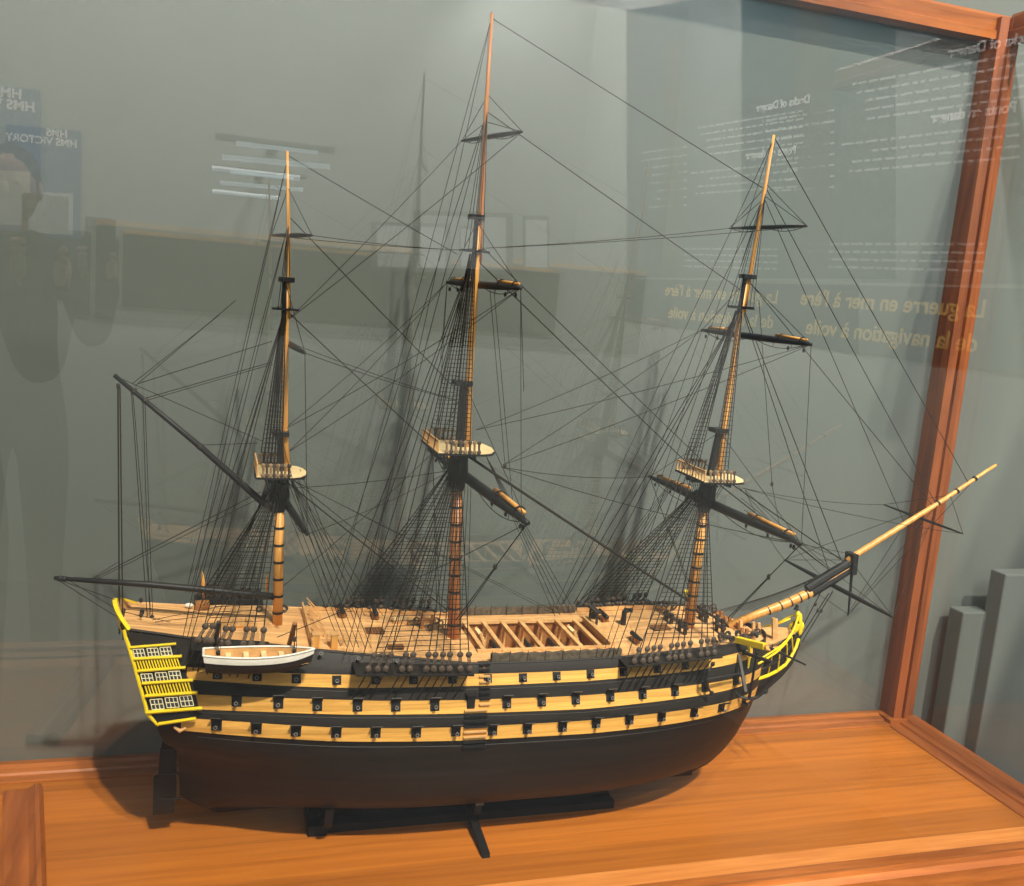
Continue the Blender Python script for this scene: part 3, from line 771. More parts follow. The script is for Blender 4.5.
miz, mL, mH, mT, mG = mastset('mizzen_mast', 'varnished mizzen mast nearest the stern', [(277.5, 624), (279.5, 505)], [.0085, .0082], (281, 432),
    [(279, 470), (284.5, 432), (286, 330), (287.5, 280)], [.0055, .0055, .0045, .0038], [(288.3, 318), (288.6, 280), (288.4, 220), (287.3, 151)], [.0035, .0034, .0030, .0022], 'mast', 7)
man, nL, nH, nT, nG = mastset('main_mast', 'tall reddish main mast amidships', [(453, 652), (457, 484)], [.0115, .0105], (464, 382),
    [(460, 452), (469, 381), (475, 290), (480, 216)], [.0068, .0068, .0056, .0045], [(479.5, 262), (480.8, 216), (486, 110), (492, 13)], [.0046, .0044, .0040, .0025], 'mastred', 10)
fore, fL, fH, fT, fG = mastset('fore_mast', 'varnished fore mast nearest the bowsprit', [(688, 632), (704, 506)], [.0110, .0100], (719.5, 430),
    [(712, 480), (724, 428), (738, 330), (747.5, 276)], [.0066, .0066, .0054, .0044], [(744, 312), (750, 276), (762, 205), (774, 135)], [.0044, .0042, .0036, .0022], 'mast', 9)
for c, par, l in ((at(279, 433), miz, .015), (at(461, 382.5), man, .017), (at(717.5, 430), fore, .017)): capblock(c, par, l * 1.1, .014, .0085)
for c, par, l in ((at(285, 279.5), miz, .012), (at(475, 217), man, .012), (at(746.5, 276.5), fore, .012)): capblock(c, par, l * 1.25, .012, .0085, 'topmast_cap')
# black topmast heads
for a, b, par in (((284.5, 322), (285, 280), miz), ((474, 268), (477, 217), man), ((739.5, 312), (745.5, 277), fore)):
    MB().tube([at(*a), at(*b)], [.0055, .0045], 8).build('topmast_head', M['black'], par)
# crosstrees
def crosstrees(p, par, hw=.030, hl=.022):
    m = MB()
    for dx in (-.010, .006): m.bar((p.x + dx, p.y - hw, p.z), (p.x + dx, p.y + hw, p.z), .003, .003)
    for dy in (-.007, .007): m.bar((p.x - hl, p.y + dy, p.z - .002), (p.x + hl, p.y + dy, p.z - .002), .0035, .0035)
    m.build('crosstrees', M['black'], par)
crosstrees(at(285.5, 308), miz); crosstrees(at(474.5, 250), man, .036, .026); crosstrees(at(741.5, 307), fore, .034, .024)

# fighting tops
def fighting_top(c, par, half, xa, xf, n=9):
    """D-shaped platform: straight after edge at x-xa, rounded fore end at x+xf"""
    pts = [Vector((c.x - xa, c.y - half, c.z)), Vector((c.x + xf * .45, c.y - half, c.z))]
    for k in range(1, 6):
        a = -math.pi / 2 + math.pi * k / 6
        pts.append(Vector((c.x + xf * .45 + xf * .55 * math.cos(a), c.y + half * math.sin(a), c.z)))
    pts += [Vector((c.x + xf * .45, c.y + half, c.z)), Vector((c.x - xa, c.y + half, c.z))]
    t = MB().prism(pts, (0, 0, .0035)).build('fighting_top', M['black'], par)
    MB().prism([c + (p - c) * .97 + Vector((0, 0, .0036)) for p in pts], (0, 0, .0012)).build('top_planking', M['cream'], t)
    # trestle beams under it
    b = MB()
    for dy in (-.010, .010): b.bar((c.x - xa, c.y + dy, c.z - .004), (c.x + xf * .9, c.y + dy, c.z - .004), .004, .007)
    for dx in (-.016, .014): b.bar((c.x + dx, c.y - half * .9, c.z - .004), (c.x + dx, c.y + half * .9, c.z - .004), .004, .006)
    b.build('trestle_trees', M['black'], t)
    # railing with pale stanchions on the after edge
    r = MB().bar((c.x - xa + .002, c.y - half + .003, c.z + .024), (c.x - xa + .002, c.y + half - .003, c.z + .024), .0025, .0028)
    for i in range(n):
        y = c.y - half + .004 + (2 * half - .008) * i / (n - 1)
        r.bar((c.x - xa + .002, y, c.z + .004), (c.x - xa + .002, y, c.z + .024), .0022, .0022)
    r.build('top_railing', M['tan'], t)
    eyes = []
    for s in (-1, 1):
        for i in range(8):
            x = c.x - xa * .70 + (xa * .70 + xf * .30) * i / 7; p = Vector((x, c.y + s * (half - .002), c.z + .007))
            d = MB().ball(p, .0040, 1, .5, 1, 8).ball(p + Vector((0, -s * .003, .016)), .0040, 1, .5, 1, 8).tube([p, p + Vector((0, -s * .003, .016))], .0020, 4)
            d.build('top_deadeye', M['deadeye'] if i % 2 else M['ropet'], t)
            eyes.append(p + Vector((0, -s * .003, .016)))
    return eyes
mizTop = at(277.5, 473.5); mainTop = at(459, 449); foreTop = at(710, 478)
eM = fighting_top(mizTop, miz, .054, .038, .050, 9)
eN = fighting_top(mainTop, man, .070, .056, .062, 13)
eF = fighting_top(foreTop, fore, .062, .046, .062, 11)

# ------------------------------------------------------------------ yards and spars
def yard(c, half, r, par=ship, name='yard', boom=False, dx=0.0, dz=0.0):
    c = Vector(c)
    e0 = c + Vector((dx, -half, dz)); e1 = c + Vector((-dx, half, -dz))
    y = MB().tube([e0, e0.lerp(c, .12), e0.lerp(c, .6), c, e1.lerp(c, .6), e1.lerp(c, .12), e1], [r * .45, r * .6, r * .95, r, r * .95, r * .6, r * .45], 10).build(name, M['black'], par, True)
    if boom:
        for e in (e0, e1):
            d = (e - c)
            MB().tube([c + d * .40 + Vector((.004, 0, r * 1.2)), c + d * .90 + Vector((.004, 0, r * .95))], [r * .5, r * .36], 8).build('studding_boom', M['mast'], y, True)
            for t, k in ((.50, 1.15), (.84, .95)): MB().ring(c + d * t + Vector((.003, 0, r * .55)), r * k, r * .16, d, 12, 5).build('boom_iron', M['black'], y)
    return y, e0, e1
mainY, mY0, mY1 = yard((.462, Y0, .649), .295, .0100, boom=True, name='main_yard', dx=.010)
foreY, fY0, fY1 = yard((.963, Y0, .612), .276, .0092, boom=True, name='fore_yard', dx=.014)
mtY, mt0, mt1 = yard((.448, Y0, 1.003), .165, .0070, boom=True, name='main_topsail_yard', dx=.022)
ftY, ft0, ft1 = yard((.997, Y0, .949), .190, .0068, boom=True, name='fore_topsail_yard', dx=.006)
mgY, mg0, mg1 = yard((.445, Y0, 1.255), .092, .0045, name='main_topgallant_yard', dx=.028)
fgY, fg0, fg1 = yard((1.000, Y0, 1.157), .108, .0042, name='fore_topgallant_yard', dx=.018)
cjY, cj0, cj1 = yard((.140, Y0, .594), .163, .0065, name='crossjack_yard', dx=.014)
ztY, zt0, zt1 = yard((.128, Y0, .877), .145, .0055, name='mizzen_topsail_yard', dx=.010)
zgY, zg0, zg1 = yard((.119, Y0, 1.057), .090, .0040, name='mizzen_topgallant_yard', dx=.026)
C = at(834, 586); E = atz(888, 614.5, C.z)
spY, sp0, sp1 = yard(C, .19, .0050, name='spritsail_yard', dx=(E - C).x * .19 / abs((E - C).y + 1e-6))
C2 = at(922, 513); tY, st0, st1 = yard(C2 + Vector((0, 0, -.012)), .125, .0030, name='sprit_topsail_yard', dx=-.002)
# gaff and driver boom of the mizzen
gf = MB().tube([at(279, 513), at(262, 502), at(200, 446.5), at(114, 375)], [.0055, .0060, .0052, .0036], 9).build('gaff', M['black'], ship, True)
for x, y in ((134, 391), (145, 400), (200, 446.5)): MB().disc(at(x, y), .0062, .004, at(200, 446) - at(114, 375), 9).build('gaff_band', M['dark'], gf)
MB().tube([at(278.5, 597), at(240, 593), at(150, 584.5), at(54, 578)], [.0062, .0062, .0055, .0034], 9).build('driver_boom', M['black'], ship, True)
for x, y in ((60, 578.5), (64, 579)): MB().ball(at(x, y), .005, 1.2, 1, 1).build('boom_block', M['black'], ship)

# ------------------------------------------------------------------ channels, deadeyes, shrouds
def channel(pxs, pys, mast_top, name, Ych, px0, px1, pyc, offu, nr):
    """channel board, chain plates and deadeyes, and the shroud gang to the masthead, both sides"""
    lowers = [at(x, y, Ych) for x, y in zip(pxs, pys)]
    for s in (-1, 1):
        f = lambda p: Vector((p.x, Y0 + s * (Y0 - p.y), p.z))
        a = at(px0, pyc[0], Ych); b = at(px1, pyc[1], Ych)
        m = MB(); rows = []
        for i in range(13):
            t = i / 12; X = a.x + (b.x - a.x) * t; z = a.z + (b.z - a.z) * t
            yo = Y0 - Ych + .003
            yi = hb(X, z)
            rows.append([Vector((X, Y0 + s * yi, z)), Vector((X, Y0 + s * yo, z)), Vector((X, Y0 + s * yo, z - .003)), Vector((X, Y0 + s * yi, z - .003))])
        m.grid(rows)
        ch = m.build('channel', M['hull'], ship)
        ups = []
        for p in lowers:
            q = f(p) - Vector((0, 0, .013 if s > 0 else 0)); top = mast_top
            d = (top - q).normalized(); u = q + d * .024; ups.append(u)
            dd = MB().ball(q, .0062, 1, .5, 1, 12).ball(u, .0056, 1, .5, 1, 12)
            for k in (-.0022, 0, .0022): dd.tube([q + Vector((k, 0, .002)), u + Vector((k, 0, -.002))], .0009, 4)
            dd.build('deadeye', M['deadeye'], ch, True)
            zc = q.z - .062
            if s < 0:
                MB().tube([q + Vector((0, s * -.001, -.004)), Vector((q.x - .004, q.y - s * -.001, q.z - .012)), side(q.x - .019, zc, .002, s)], .0012, 4).build('chain_plate', M['black'], ch)
        gang(ups, mast_top, s, nr)
def gang(ups, top, s, nr, name='shrouds', rs=.00095, rr=.0006, t1=.97):
    m = MB()
    tops = [top + Vector((random.uniform(-.001, .001) + (u.x - top.x) * .10, s * .010, 0)) for u in ups]
    for u, t in zip(ups, tops): m.tube([u, t], rs, 4, False)
    z0 = max(u.z for u in ups) + .004; z1 = top.z - .012
    n = nr
    for i in range(n):
        z = z0 + (z1 - z0) * i / n
        pts = []
        for u, t in zip(ups, tops):
            k = (z - u.z) / (t.z - u.z); pts.append(u.lerp(t, k))
        m.tube(pts, rr, 4, False)
    return m.build(name, M['rope'], ship)
channel([198, 206, 211, 220.6, 227.6, 243.3, 251, 262], [640, 640, 641, 643, 643.5, 644, 644.3, 645], at(280, 487), 'mizzen', 1.530, 191, 270, (648, 650), 0, 24)
channel([368.2, 377.3, 385.6, 401.9, 409.8, 426.2, 433.6, 441.7, 449.4, 460.3, 469.6], [669] * 11, at(459.5, 468), 'main', 1.492, 356, 474, (674, 674), 0, 36)
channel([634, 643, 650, 656.5, 668.8, 675, 681.6, 689, 701, 707.4, 714.5], [661.5, 661, 660.2, 659.5, 658.2, 657.5, 656.8, 656, 654.5, 653.5, 652.5], at(707, 491), 'fore', 1.500, 626, 722, (666, 656), 0, 32)
# topmast shrouds and futtock shrouds
def topgang(eyes, hd, nr, low):
    for s in (-1, 1):
        g = [e for e in eyes if (e.y - Y0) * s > 0][:6]
        gang(g, hd, s, nr, 'topmast_shrouds', .0009, .0006)
        m = MB()
        for e in g: m.tube([e + Vector((0, s * .003, -.014)), low + Vector(((e.x - low.x) * .25, s * .008, -.008))], .0007, 4, False)
        for i in range(4):
            m.tube([(e + Vector((0, s * .003, -.014))).lerp(low + Vector(((e.x - low.x) * .25, s * .008, -.008)), (i + 1) / 5) for e in g], .00045, 4, False)
        m.build('futtock_shrouds', M['rope'], ship)
topgang(eM, at(285, 312), 28, at(279, 505)); topgang(eN, at(474, 254), 40, at(457, 487)); topgang(eF, at(740.5, 311), 34, at(704, 509))
# topgallant shrouds (three a side, to the crosstrees)
for c, h, hw in ((at(285.5, 308), at(288.3, 225), .030), (at(474.5, 250), at(487, 108), .036), (at(741.5, 307), at(765, 192), .034)):
    for s in (-1, 1):
        m = MB()
        for dx in (-.010, -.002, .006): m.tube([c + Vector((dx, s * hw, 0)), h + Vector((0, s * .002, 0))], .0006, 4, False)
        m.build('topgallant_shrouds', M['rope'], ship)

# ------------------------------------------------------------------ running and standing rigging
def rope(name, a, b, r=.0007, sag=0.0, mat='rope', n=8):
    a = Vector(a); b = Vector(b)
    if sag == 0: pts = [a, b]
    else: pts = [a.lerp(b, i / n) + Vector((0, 0, -sag * 4 * (i / n) * (1 - i / n))) for i in range(n + 1)]
    return MB().tube(pts, r, 5).build(name, M[mat], ship)
def block(p, r=.0042): return MB().ball(p, r, .8, .6, 1.2, 8).build('block', M['dark'], ship, True)
# stays on the centreline
for dy, dx in ((-.003, 0), (.003, .003)):
    rope('main_stay', at(466, 455) + Vector((dx, dy, 0)), at(738, 634) + Vector((dx, dy, .003)), .0020 if dy < 0 else .0014, .002)
for a, b, r in (((479, 262), (707, 482), .0010), ((480, 245), (712, 470), .0008), ((487.5, 112), (741, 290), .0008), ((491.5, 18), (766, 190), .0008),
                ((287.3, 155), (457, 254), .0007), ((288.5, 216), (455, 388), .0008), ((288, 312), (432, 446), .0009), ((282, 478), (450, 612), .0012), ((281, 470), (449, 604), .0007)):
    rope('stay', at(*a), at(*b), r, .001)
for a, b, r in (((712, 470), (843, 561), .0012), ((711, 478), (832, 572), .0012), ((742, 308), (828, 568), .0009), ((742.5, 306), (841, 560), .0010),
                ((748, 280), (933, 506), .0008), ((767, 190), (936, 504), .0008), ((774, 137), (969, 484), .0008), ((765, 200), (905, 524), .0007)):
    rope('fore_stay', at(*a), at(*b), r, .001)
# backstays down to the channels
for top, xs, y, Y, r in (((285, 310), (190, 200), 643, 1.535, .0008), ((288, 225), (186,), 643, 1.537, .0006), ((287.3, 160), (182,), 641, 1.54, .0006),
                         ((474, 252), (362, 374, 390), 660, 1.52, .0009), ((487, 112), (345,), 656, 1.53, .0007), ((491, 20), (352,), 656, 1.53, .0006),
                         ((740, 308), (616, 628, 640), 655, 1.52, .0009), ((765, 195), (608,), 657, 1.53, .0007), ((773, 140), (602,), 657, 1.53, .0006)):
    for x in xs:
        a = at(*top); b = at(x, y, Y)
        rope('backstay', a, b, r); rope('backstay', a, Vector((b.x, 2 * Y0 - b.y, b.z)), r)
# lifts, braces, sheets of each yard
def lifts(e0, e1, h, r=.0006, sag=.0):
    rope('lift', e0, h, r, sag); rope('lift', e1, h, r, sag)
lifts(mY0, mY1, at(466, 386)); lifts(fY0, fY1, at(720, 432)); lifts(cj0, cj1, at(281, 436))
lifts(mt0, mt1, at(477, 222)); lifts(ft0, ft1, at(747, 280)); lifts(zt0, zt1, at(286, 284))
lifts(mg0, mg1, at(488, 95)); lifts(fg0, fg1, at(767, 185)); lifts(zg0, zg1, at(288.3, 188))
lifts(mg0, mg1, at(486.5, 122)); lifts(fg0, fg1, at(766, 197)); 
lifts(sp0, sp1, at(850, 560)); lifts(st0, st1, at(950, 495)); lifts(sp0, sp1, at(938, 503))
for e in (fg0, fg1): rope('brace', e, at(486, 248), .0006, .004)
for e in (zg0, zg1): rope('brace', e, at(460, 250), .0006, .003)
for e in (ft0, ft1): rope('brace', e, at(503, 465), .0006, .006)
for e in (ft0, ft1): rope('brace', e, at(476, 430), .0006, .006)
for e in (fY0, fY1): rope('brace', e, at(501, 467), .0007, .010)
for e in (mY0, mY1): rope('brace', e, Vector((.12, e.y * .35 + Y0 * .65, .402)), .0007, .008)
for e in (mt0, mt1): rope('brace', e, at(283, 430), .0006, .008)
for e in (mt0, mt1): rope('brace', e, at(288, 452), .0006, .008)
for e in (mg0, mg1): rope('brace', e, at(288, 320), .0006, .004)
for e in (cj0, cj1): rope('brace', e, at(452, 470), .0006, .006)
for e in (zt0, zt1): rope('brace', e, at(455, 400), .0006, .004)
for e in (sp0, sp1): rope('brace', e, at(745, 490), .0006, .010)
for e in (st0, st1): rope('brace', e, at(742, 488), .0006, .008)
# clew tackles with blocks
for e, b in ((mY0, at(456, 620, 1.55)), (mY1, Vector((.44, 1.77, .37))), (fY0, at(728, 618, 1.56)), (fY1, Vector((1.0, 1.76, .37)))):
    rope('sheet', e, b, .0009); p = e.lerp(b, .42); block(p, .005); rope('sheet', p + Vector((.002, 0, 0)), b + Vector((.006, 0, 0)), .0008)
    block(e + Vector((0, .02, -.012)))
for e in (mt0, mt1):
    rope('clewline', e, e * .55 + mY0 * .45 if e is mt0 else e * .55 + mY1 * .45, .0006)
    rope('clewline', e, mY0.lerp(Vector((.462, Y0, .649)), .1) if e is mt0 else mY1.lerp(Vector((.462, Y0, .649)), .1), .0006)
for e, t in ((ft0, fY0), (ft1, fY1), (zt0, cj0), (zt1, cj1)): rope('clewline', e, t, .0006)
for x0, y0, x1, y1 in ((490, 290, 505, 466), (494, 290, 513, 508), (759, 300, 772, 484), (772, 484, 782, 540)): rope('halyard', at(x0, y0, 1.60), at(x1, y1, 1.56), .0006)
block(at(772, 484, 1.58)); block(at(505, 466, 1.56)); 
# foot ropes slung under the yards
for e0, e1 in ((mY0, mY1), (fY0, fY1), (mt0, mt1), (ft0, ft1), (mg0, mg1), (fg0, fg1), (cj0, cj1)):
    c = (e0 + e1) / 2
    for e in (e0, e1):
        L = (e - c).length
        fr = rope('foot_rope', e.lerp(c, .04), c, .0007, L * .075)
        for t in (.3, .6): 
            p = e.lerp(c, t); MB().tube([p, p + Vector((0, 0, -L * .28 * t * (1 - t)))], .0006, 4).build('stirrup', M['rope'], fr)
# blocks along the yards
for e0, e1, n in ((mY0, mY1, 3), (fY0, fY1, 3), (mt0, mt1, 2), (ft0, ft1, 2)):
    c = (e0 + e1) / 2
    for e in (e0, e1):
        for i in range(n): block(e.lerp(c, .1 + .25 * i) + Vector((0, 0, -.012)), .0036)
# gaff tackle falls and peak halyards
for x0, y0, x1, y1, r in ((118, 388, 119.5, 634, .0013), (120, 388, 123, 640, .0011), (131.5, 393, 148, 626, .0007), (133, 394, 152, 626, .0006), (143, 402, 150, 625, .0006), (145, 402, 153, 625, .0006),
                          (137, 384, 272.5, 341, .0007), (146, 398, 272, 362, .0007), (148, 400, 273, 364, .0006), (122, 379, 262, 441, .0006), (203, 445, 258, 443, .0006), (135, 386, 236, 300, .0006), (132, 384, 218, 316, .0006),
                          (91, 580, 260, 492, .0008), (95, 580, 264, 496, .0006), (58, 580, 117, 617, .0007), (62, 581, 116, 600, .0007), (70, 581, 121, 612, .0006), (91, 579, 118, 562, .0006)):
    rope('gaff_rigging', at(x0, y0), at(x1, y1), r)
block(at(118.3, 386)); block(at(141, 600, 1.64)); block(at(141, 615, 1.64))
for x0, y0, x1, y1 in ((123, 609, 195, 615), (124, 612, 170, 622), (152, 620, 222, 606), (155, 622, 240, 612)): rope('vang', at(x0, y0, 1.62), at(x1, y1, 1.62), .0006)
# falls from the tops down to the decks
for i in range(9):
    rope('halyard', at(282 - i * 1.5, 470), at(200 + i * 3.5, 606 - i * .6, 1.70), .0005)
for i in range(6):
    rope('fall', at(290, 478), at(338 + i * 9, 616, 1.74), .0006)
for i in range(5):
    rope('fall', at(486, 456), at(575 - i * 5, 612 + i, 1.755), .0006); rope('fall', at(288 + i, 478), at(560 - i * 6, 614, 1.72), .0005) if i < 2 else None
for i in range(6):
    rope('fall', at(300 - i * 4, 470 + i * 4), at(372 - i * 6, 650, 1.58), .0006)
for i in range(5):
    rope('fall', at(676 - i, 480), at(604 - i * 7, 606, 1.75), .0006)
for i in range(4): rope('fall', at(462 + i * 3, 486), at(446 + i * 7, 640, 1.62), .0006)
for i in range(4): rope('fall', at(700 + i * 3, 510), at(676 + i * 9, 620, 1.62), .0006)
# ropes running from the fore rail out to the bowsprit
for i in range(9):
    rope('gammoning_line', at(712 + i * 6, 612 - i * .3, 1.60 + .012 * i), at(806 + i * 5, 583 - i * 2.8, 1.65), .0006, .003)
for i, (x0, y0, x1, y1) in enumerate(((799, 640, 829, 593), (802, 642, 833, 591), (800, 632, 823, 588))):
    rope('bobstay', at(x0, y0), at(x1, y1), .0011); block(at((x0 + x1) / 2 + 4, (y0 + y1) / 2 - 6), .0044)
for x0, y0, x1, y1 in ((848, 615, 938, 503), (848, 615, 975, 479), (848, 614, 812, 590), (849, 612, 905, 524)): rope('martingale_stay', at(x0, y0), at(x1, y1), .0006)
for i in range(5): rope('jib_rigging', at(738 + 3 * i, 486 + 12 * i, 1.63), at(820 + i * 9, 575 - i * 5), .0006)
# blocks on the rails and pinned ropes, starboard bow
for i in range(16):
    X = .96 + i * .006; z = ztop(X) + .006; block(Vector((X, Y0 - hb(X, z) + .004, z + random.uniform(0, .012))), .0046)

# ------------------------------------------------------------------ boat hung on the quarter
Bc = at(259, 659, 1.505)
boat = thing('ship_boat', 'small open rowing boat, white strake over black, hung below the poop rail', 'boat', (Bc.x, 1.505, Bc.z - .030))
ax = at(203.5, 648, 1.505).x; bx_ = at(314.5, 648, 1.505).x
def bsec(t):
    """half width and keel height along the boat, t 0 stern .. 1 bow"""
    w = .0245 * (1 - max(0, (t - .45) / .55) ** 2.4) * (1 - .38 * max(0, (.45 - t) / .45) ** 2)
    return w
def bpt(t, s, k, inset=0.0):
    w = max(.0006, bsec(t) - inset); X = ax + (bx_ - ax) * t + .002 * (k - 1) * (1 if t > .5 else -1) * abs(t - .5) * 6
    top = at(259, 657.5, 1.48).z + .003 * (2 * t - 1) ** 2
    bot = top - .034 + (.010 * max(0, (t - .75) / .25) ** 2)
    prof = math.sin(k * math.pi / 2) ** .6
    return Vector((X, 1.502 + s * w * prof, bot + (top - bot) * (k ** 1.5)))
def strake(k0, k1, mat, name, inset=0, par=boat, caps=False):
    m = MB()
    for s in (-1, 1):
        m.grid([[bpt(i / 24, s, k0 + (k1 - k0) * j / 5, inset) for i in range(25)] for j in range(6)])
    m.grid([[bpt(0, -1, k0 + (k1 - k0) * j / 5, inset), bpt(0, 1, k0 + (k1 - k0) * j / 5, inset)] for j in range(6)])
    return m.build(name, M[mat], par, True)
strake(0.02, .74, 'hull', 'boat_hull'); strake(.74, 1.0, 'white', 'white_strake')
strake(.35, .98, 'tan', 'boat_lining', .0022)
m = MB()
for s in (-1, 1): m.tube([bpt(i / 24, s, 1.0) for i in range(25)], .0016, 6)
m.tube([bpt(0, -1, 1), bpt(0, 1, 1)], .0018, 6); m.build('gunwale', M['white'], boat)
zt_ = at(259, 657.5, 1.48).z
m = MB().grid([[Vector((ax + (bx_ - ax) * t, 1.502 - bsec(t) * .75, zt_ - .020)), Vector((ax + (bx_ - ax) * t, 1.502 + bsec(t) * .75, zt_ - .020))] for t in (.02, .2, .4, .6, .8, .95)])
m.build('boat_floor', M['tan'], boat)
for t in (.22, .38, .54, .70):
    w = bsec(t); X = ax + (bx_ - ax) * t
    MB().box((X - .004, 1.502 - w + .002, zt_ - .009), (X + .004, 1.502 + w - .002, zt_ - .007)).build('thwart', M['cream'], boat)
MB().box((ax + .006, 1.502 - .014, zt_ - .009), (ax + .020, 1.502 + .014, zt_ - .007)).build('stern_seat', M['tan'], boat)
# davits and boat falls belong to the ship
for px, py0, px1, py1 in ((219, 622, 214, 652), (295, 623, 289, 645)):
    a = at(px1, py1, 1.555); b = at(px, py0, 1.515)
    MB().bar(a, b, .006, .006).build('boat_davit', M['dark' if px < 250 else 'brown'], ship)
    e = Vector((b.x, 1.502, zt_ - .008))
    rope('boat_fall', b, e, .0008); rope('boat_fall', b + Vector((.003, 0, 0)), e + Vector((.003, 0, 0)), .0006); block(b.lerp(e, .5)); block(b.lerp(e, .85))

# ------------------------------------------------------------------ stand
std = thing('display_stand', 'low black cradle stand on the wooden base under the ship', 'stand', (.5, Y0, 0))
sx0 = atz(309, 832, 0).x; sx1 = atz(610, 803, 0).x
MB().box((sx0, 1.622, .0), (sx1, 1.70, .016)).build('base_plank', M['stand'], std, bevel=.001)
MB().box((sx0, 1.652, .016), (sx1, 1.668, .030)).build('spine', M['stand'], std)
def cradle(X, foot):
    m = MB(); t = .014
    for s in (-1, 1):
        arm = [(0, .030), (.045, .034), (.075, .050), (.088, .078), (.094, .079), (.086, .046), (.060, .024), (.0, .016)]
        m.prism([(X - t / 2, Y0 + s * y, z) for y, z in arm], (t, 0, 0))
        if foot:
            ft = [(0, .022), (.05, .024), (.11, .016), (.158, .008), (.160, .0005), (.10, .006), (.05, .012), (0, .010)]
            m.prism([(X - t / 2, Y0 + s * y, z) for y, z in ft], (t, 0, 0))
    m.build('cradle', M['stand'], std)
    for s in ((-1, 1) if foot else ()): MB().box((X - t / 2 - .0005, Y0 + s * .095 - .003, .066), (X + t / 2 + .0005, Y0 + s * .095 + .003, .084)).build('cradle_pad', M['prong'], std)
cradle(.497, True); cradle(.225, False)
MB().box((sx0 - .004, 1.615, 0), (sx0 + .03, 1.705, .020)).build('end_block', M['stand'], std, bevel=.001)

# ------------------------------------------------------------------ gallery walls behind the viewer (seen mirrored in the glass)
# right-hand gallery wall, slightly out of square: X = WR0 + .2 * Y
WR0 = 2.348
WN = Vector((-1, .2, 0)).normalized(); WT = Vector((-.2, -1, 0)).normalized()
def mirr(px, py, off=.004):
    """point of the right-hand wall whose mirror image in the front glass shows at that place"""
    r = ray(px, py); t = (WR0 + .2 * 2 * GY) / (r.x + .2 * r.y)
    return Vector((r.x * t, 2 * GY - r.y * t, r.z * t + CAMZ)) + WN * off
p0 = Vector((WR0 + .2 * (WALLY - .002), WALLY - .002, FLOOR)); p1 = Vector((WR0 - .2 * RW, -RW + .002, FLOOR))
struct(MB().prism([p0, p1, p1 + Vector((.1, 0, 0)), p0 + Vector((.1, 0, 0))], (0, 0, 3.75)).build('wall_right', M['wallr']))
def wall_quad(pts, name, mat, off=.004):
    P = [mir(x, y, off) for x, y in pts]
    return MB().prism(P, (0, -off + .0003, 0)).build(name, M[mat])
def right_quad(pts, name, mat, off=.004):
    P = [mirr(x, y, off) for x, y in pts]
    return MB().prism(P, -WN * (off - .0003)).build(name, M[mat])
corner = -RW
def strip_front(z0, z1, x0, x1, name, mat, off):
    return MB().box((x0, -RW + .0003, z0), (x1, -RW + off, z1)).build(name, M[mat])
zt0_ = mirr(1024, 291).z; zb0_ = mirr(1024, 376).z
tag(right_quad([(742, -60), (1200, -160), (1200, 285.5), (742, 281.5)], 'text_panel', 'wallb', .0025), 'blue-grey wall panel of white print mirrored around the fore mast and corner post', 'panel')
tag(right_quad([(742, 283), (1130, 291), (1130, 392), (742, 337)], 'title_strip', 'band'), 'deep blue title strip with the gold French heading, mirrored beside the corner post', 'sign')
za = mir(420, 255).z; zb_ = mir(420, 340).z
xl = mir(96, 260).x
tag(strip_front(zb_, za, xl, 1.95, 'brown_wall_panel', 'darkband', .012), 'long dark brown panel mirrored across the glass behind the mizzen mast', 'panel')
tag(strip_front(zb_ + .01, za - .03, -3.4, xl - .02, 'blue_wall_panel', 'band', .010), 'dark blue wall panel mirrored at the left edge of the glass', 'panel')
tag(strip_front(za + .004, za + .022, xl, 1.95, 'panel_rail', 'tan', .010), 'thin pale wooden rail along the top of the mirrored brown panel', 'rail')
def text_on(body, p, xax, size, mat, name):
    c = bpy.data.curves.new(name, 'FONT'); c.body = body; c.size = size; c.extrude = .001; c.offset = .0015
    o = bpy.data.objects.new(name, c); COL.objects.link(o)
    n = Vector(xax).cross(Vector((0, 0, 1)))
    o.matrix_world = Matrix(((xax[0], 0, n.x, p.x), (xax[1], 0, n.y, p.y), (xax[2], 1, n.z, p.z), (0, 0, 0, 1)))
    c.materials.append(M[mat])
    bpy.context.view_layer.update()
    me = bpy.data.meshes.new_from_object(o.evaluated_get(bpy.context.evaluated_depsgraph_get()))
    mw = o.matrix_world.copy(); bpy.data.objects.remove(o)
    q = bpy.data.objects.new(name, me); COL.objects.link(q); q.matrix_world = mw
    return q
for body, x, y, sz, mt, lb in (("La guerre en mer \u00e0 l'\u00e8re", 986, 318, .083, 'gold', 'gold heading line reading La guerre en mer mirrored left of the corner post'),
                               ("de la navigation \u00e0 voile", 978, 352, .083, 'gold', 'gold heading line reading de la navigation mirrored left of the corner post'),
                               ("Decks of Danger", 1042, 40, .048, 'chalk', 'white panel heading reading Decks of Danger mirrored in the upper right corner'),
                               ("Ponts en danger", 1017, 112, .048, 'chalk', 'white panel heading reading Ponts en danger mirrored over the corner post')):
    tag(text_on(body, mirr(x, y, .0055), WT, sz, mt, 'wall_lettering'), lb, 'lettering')
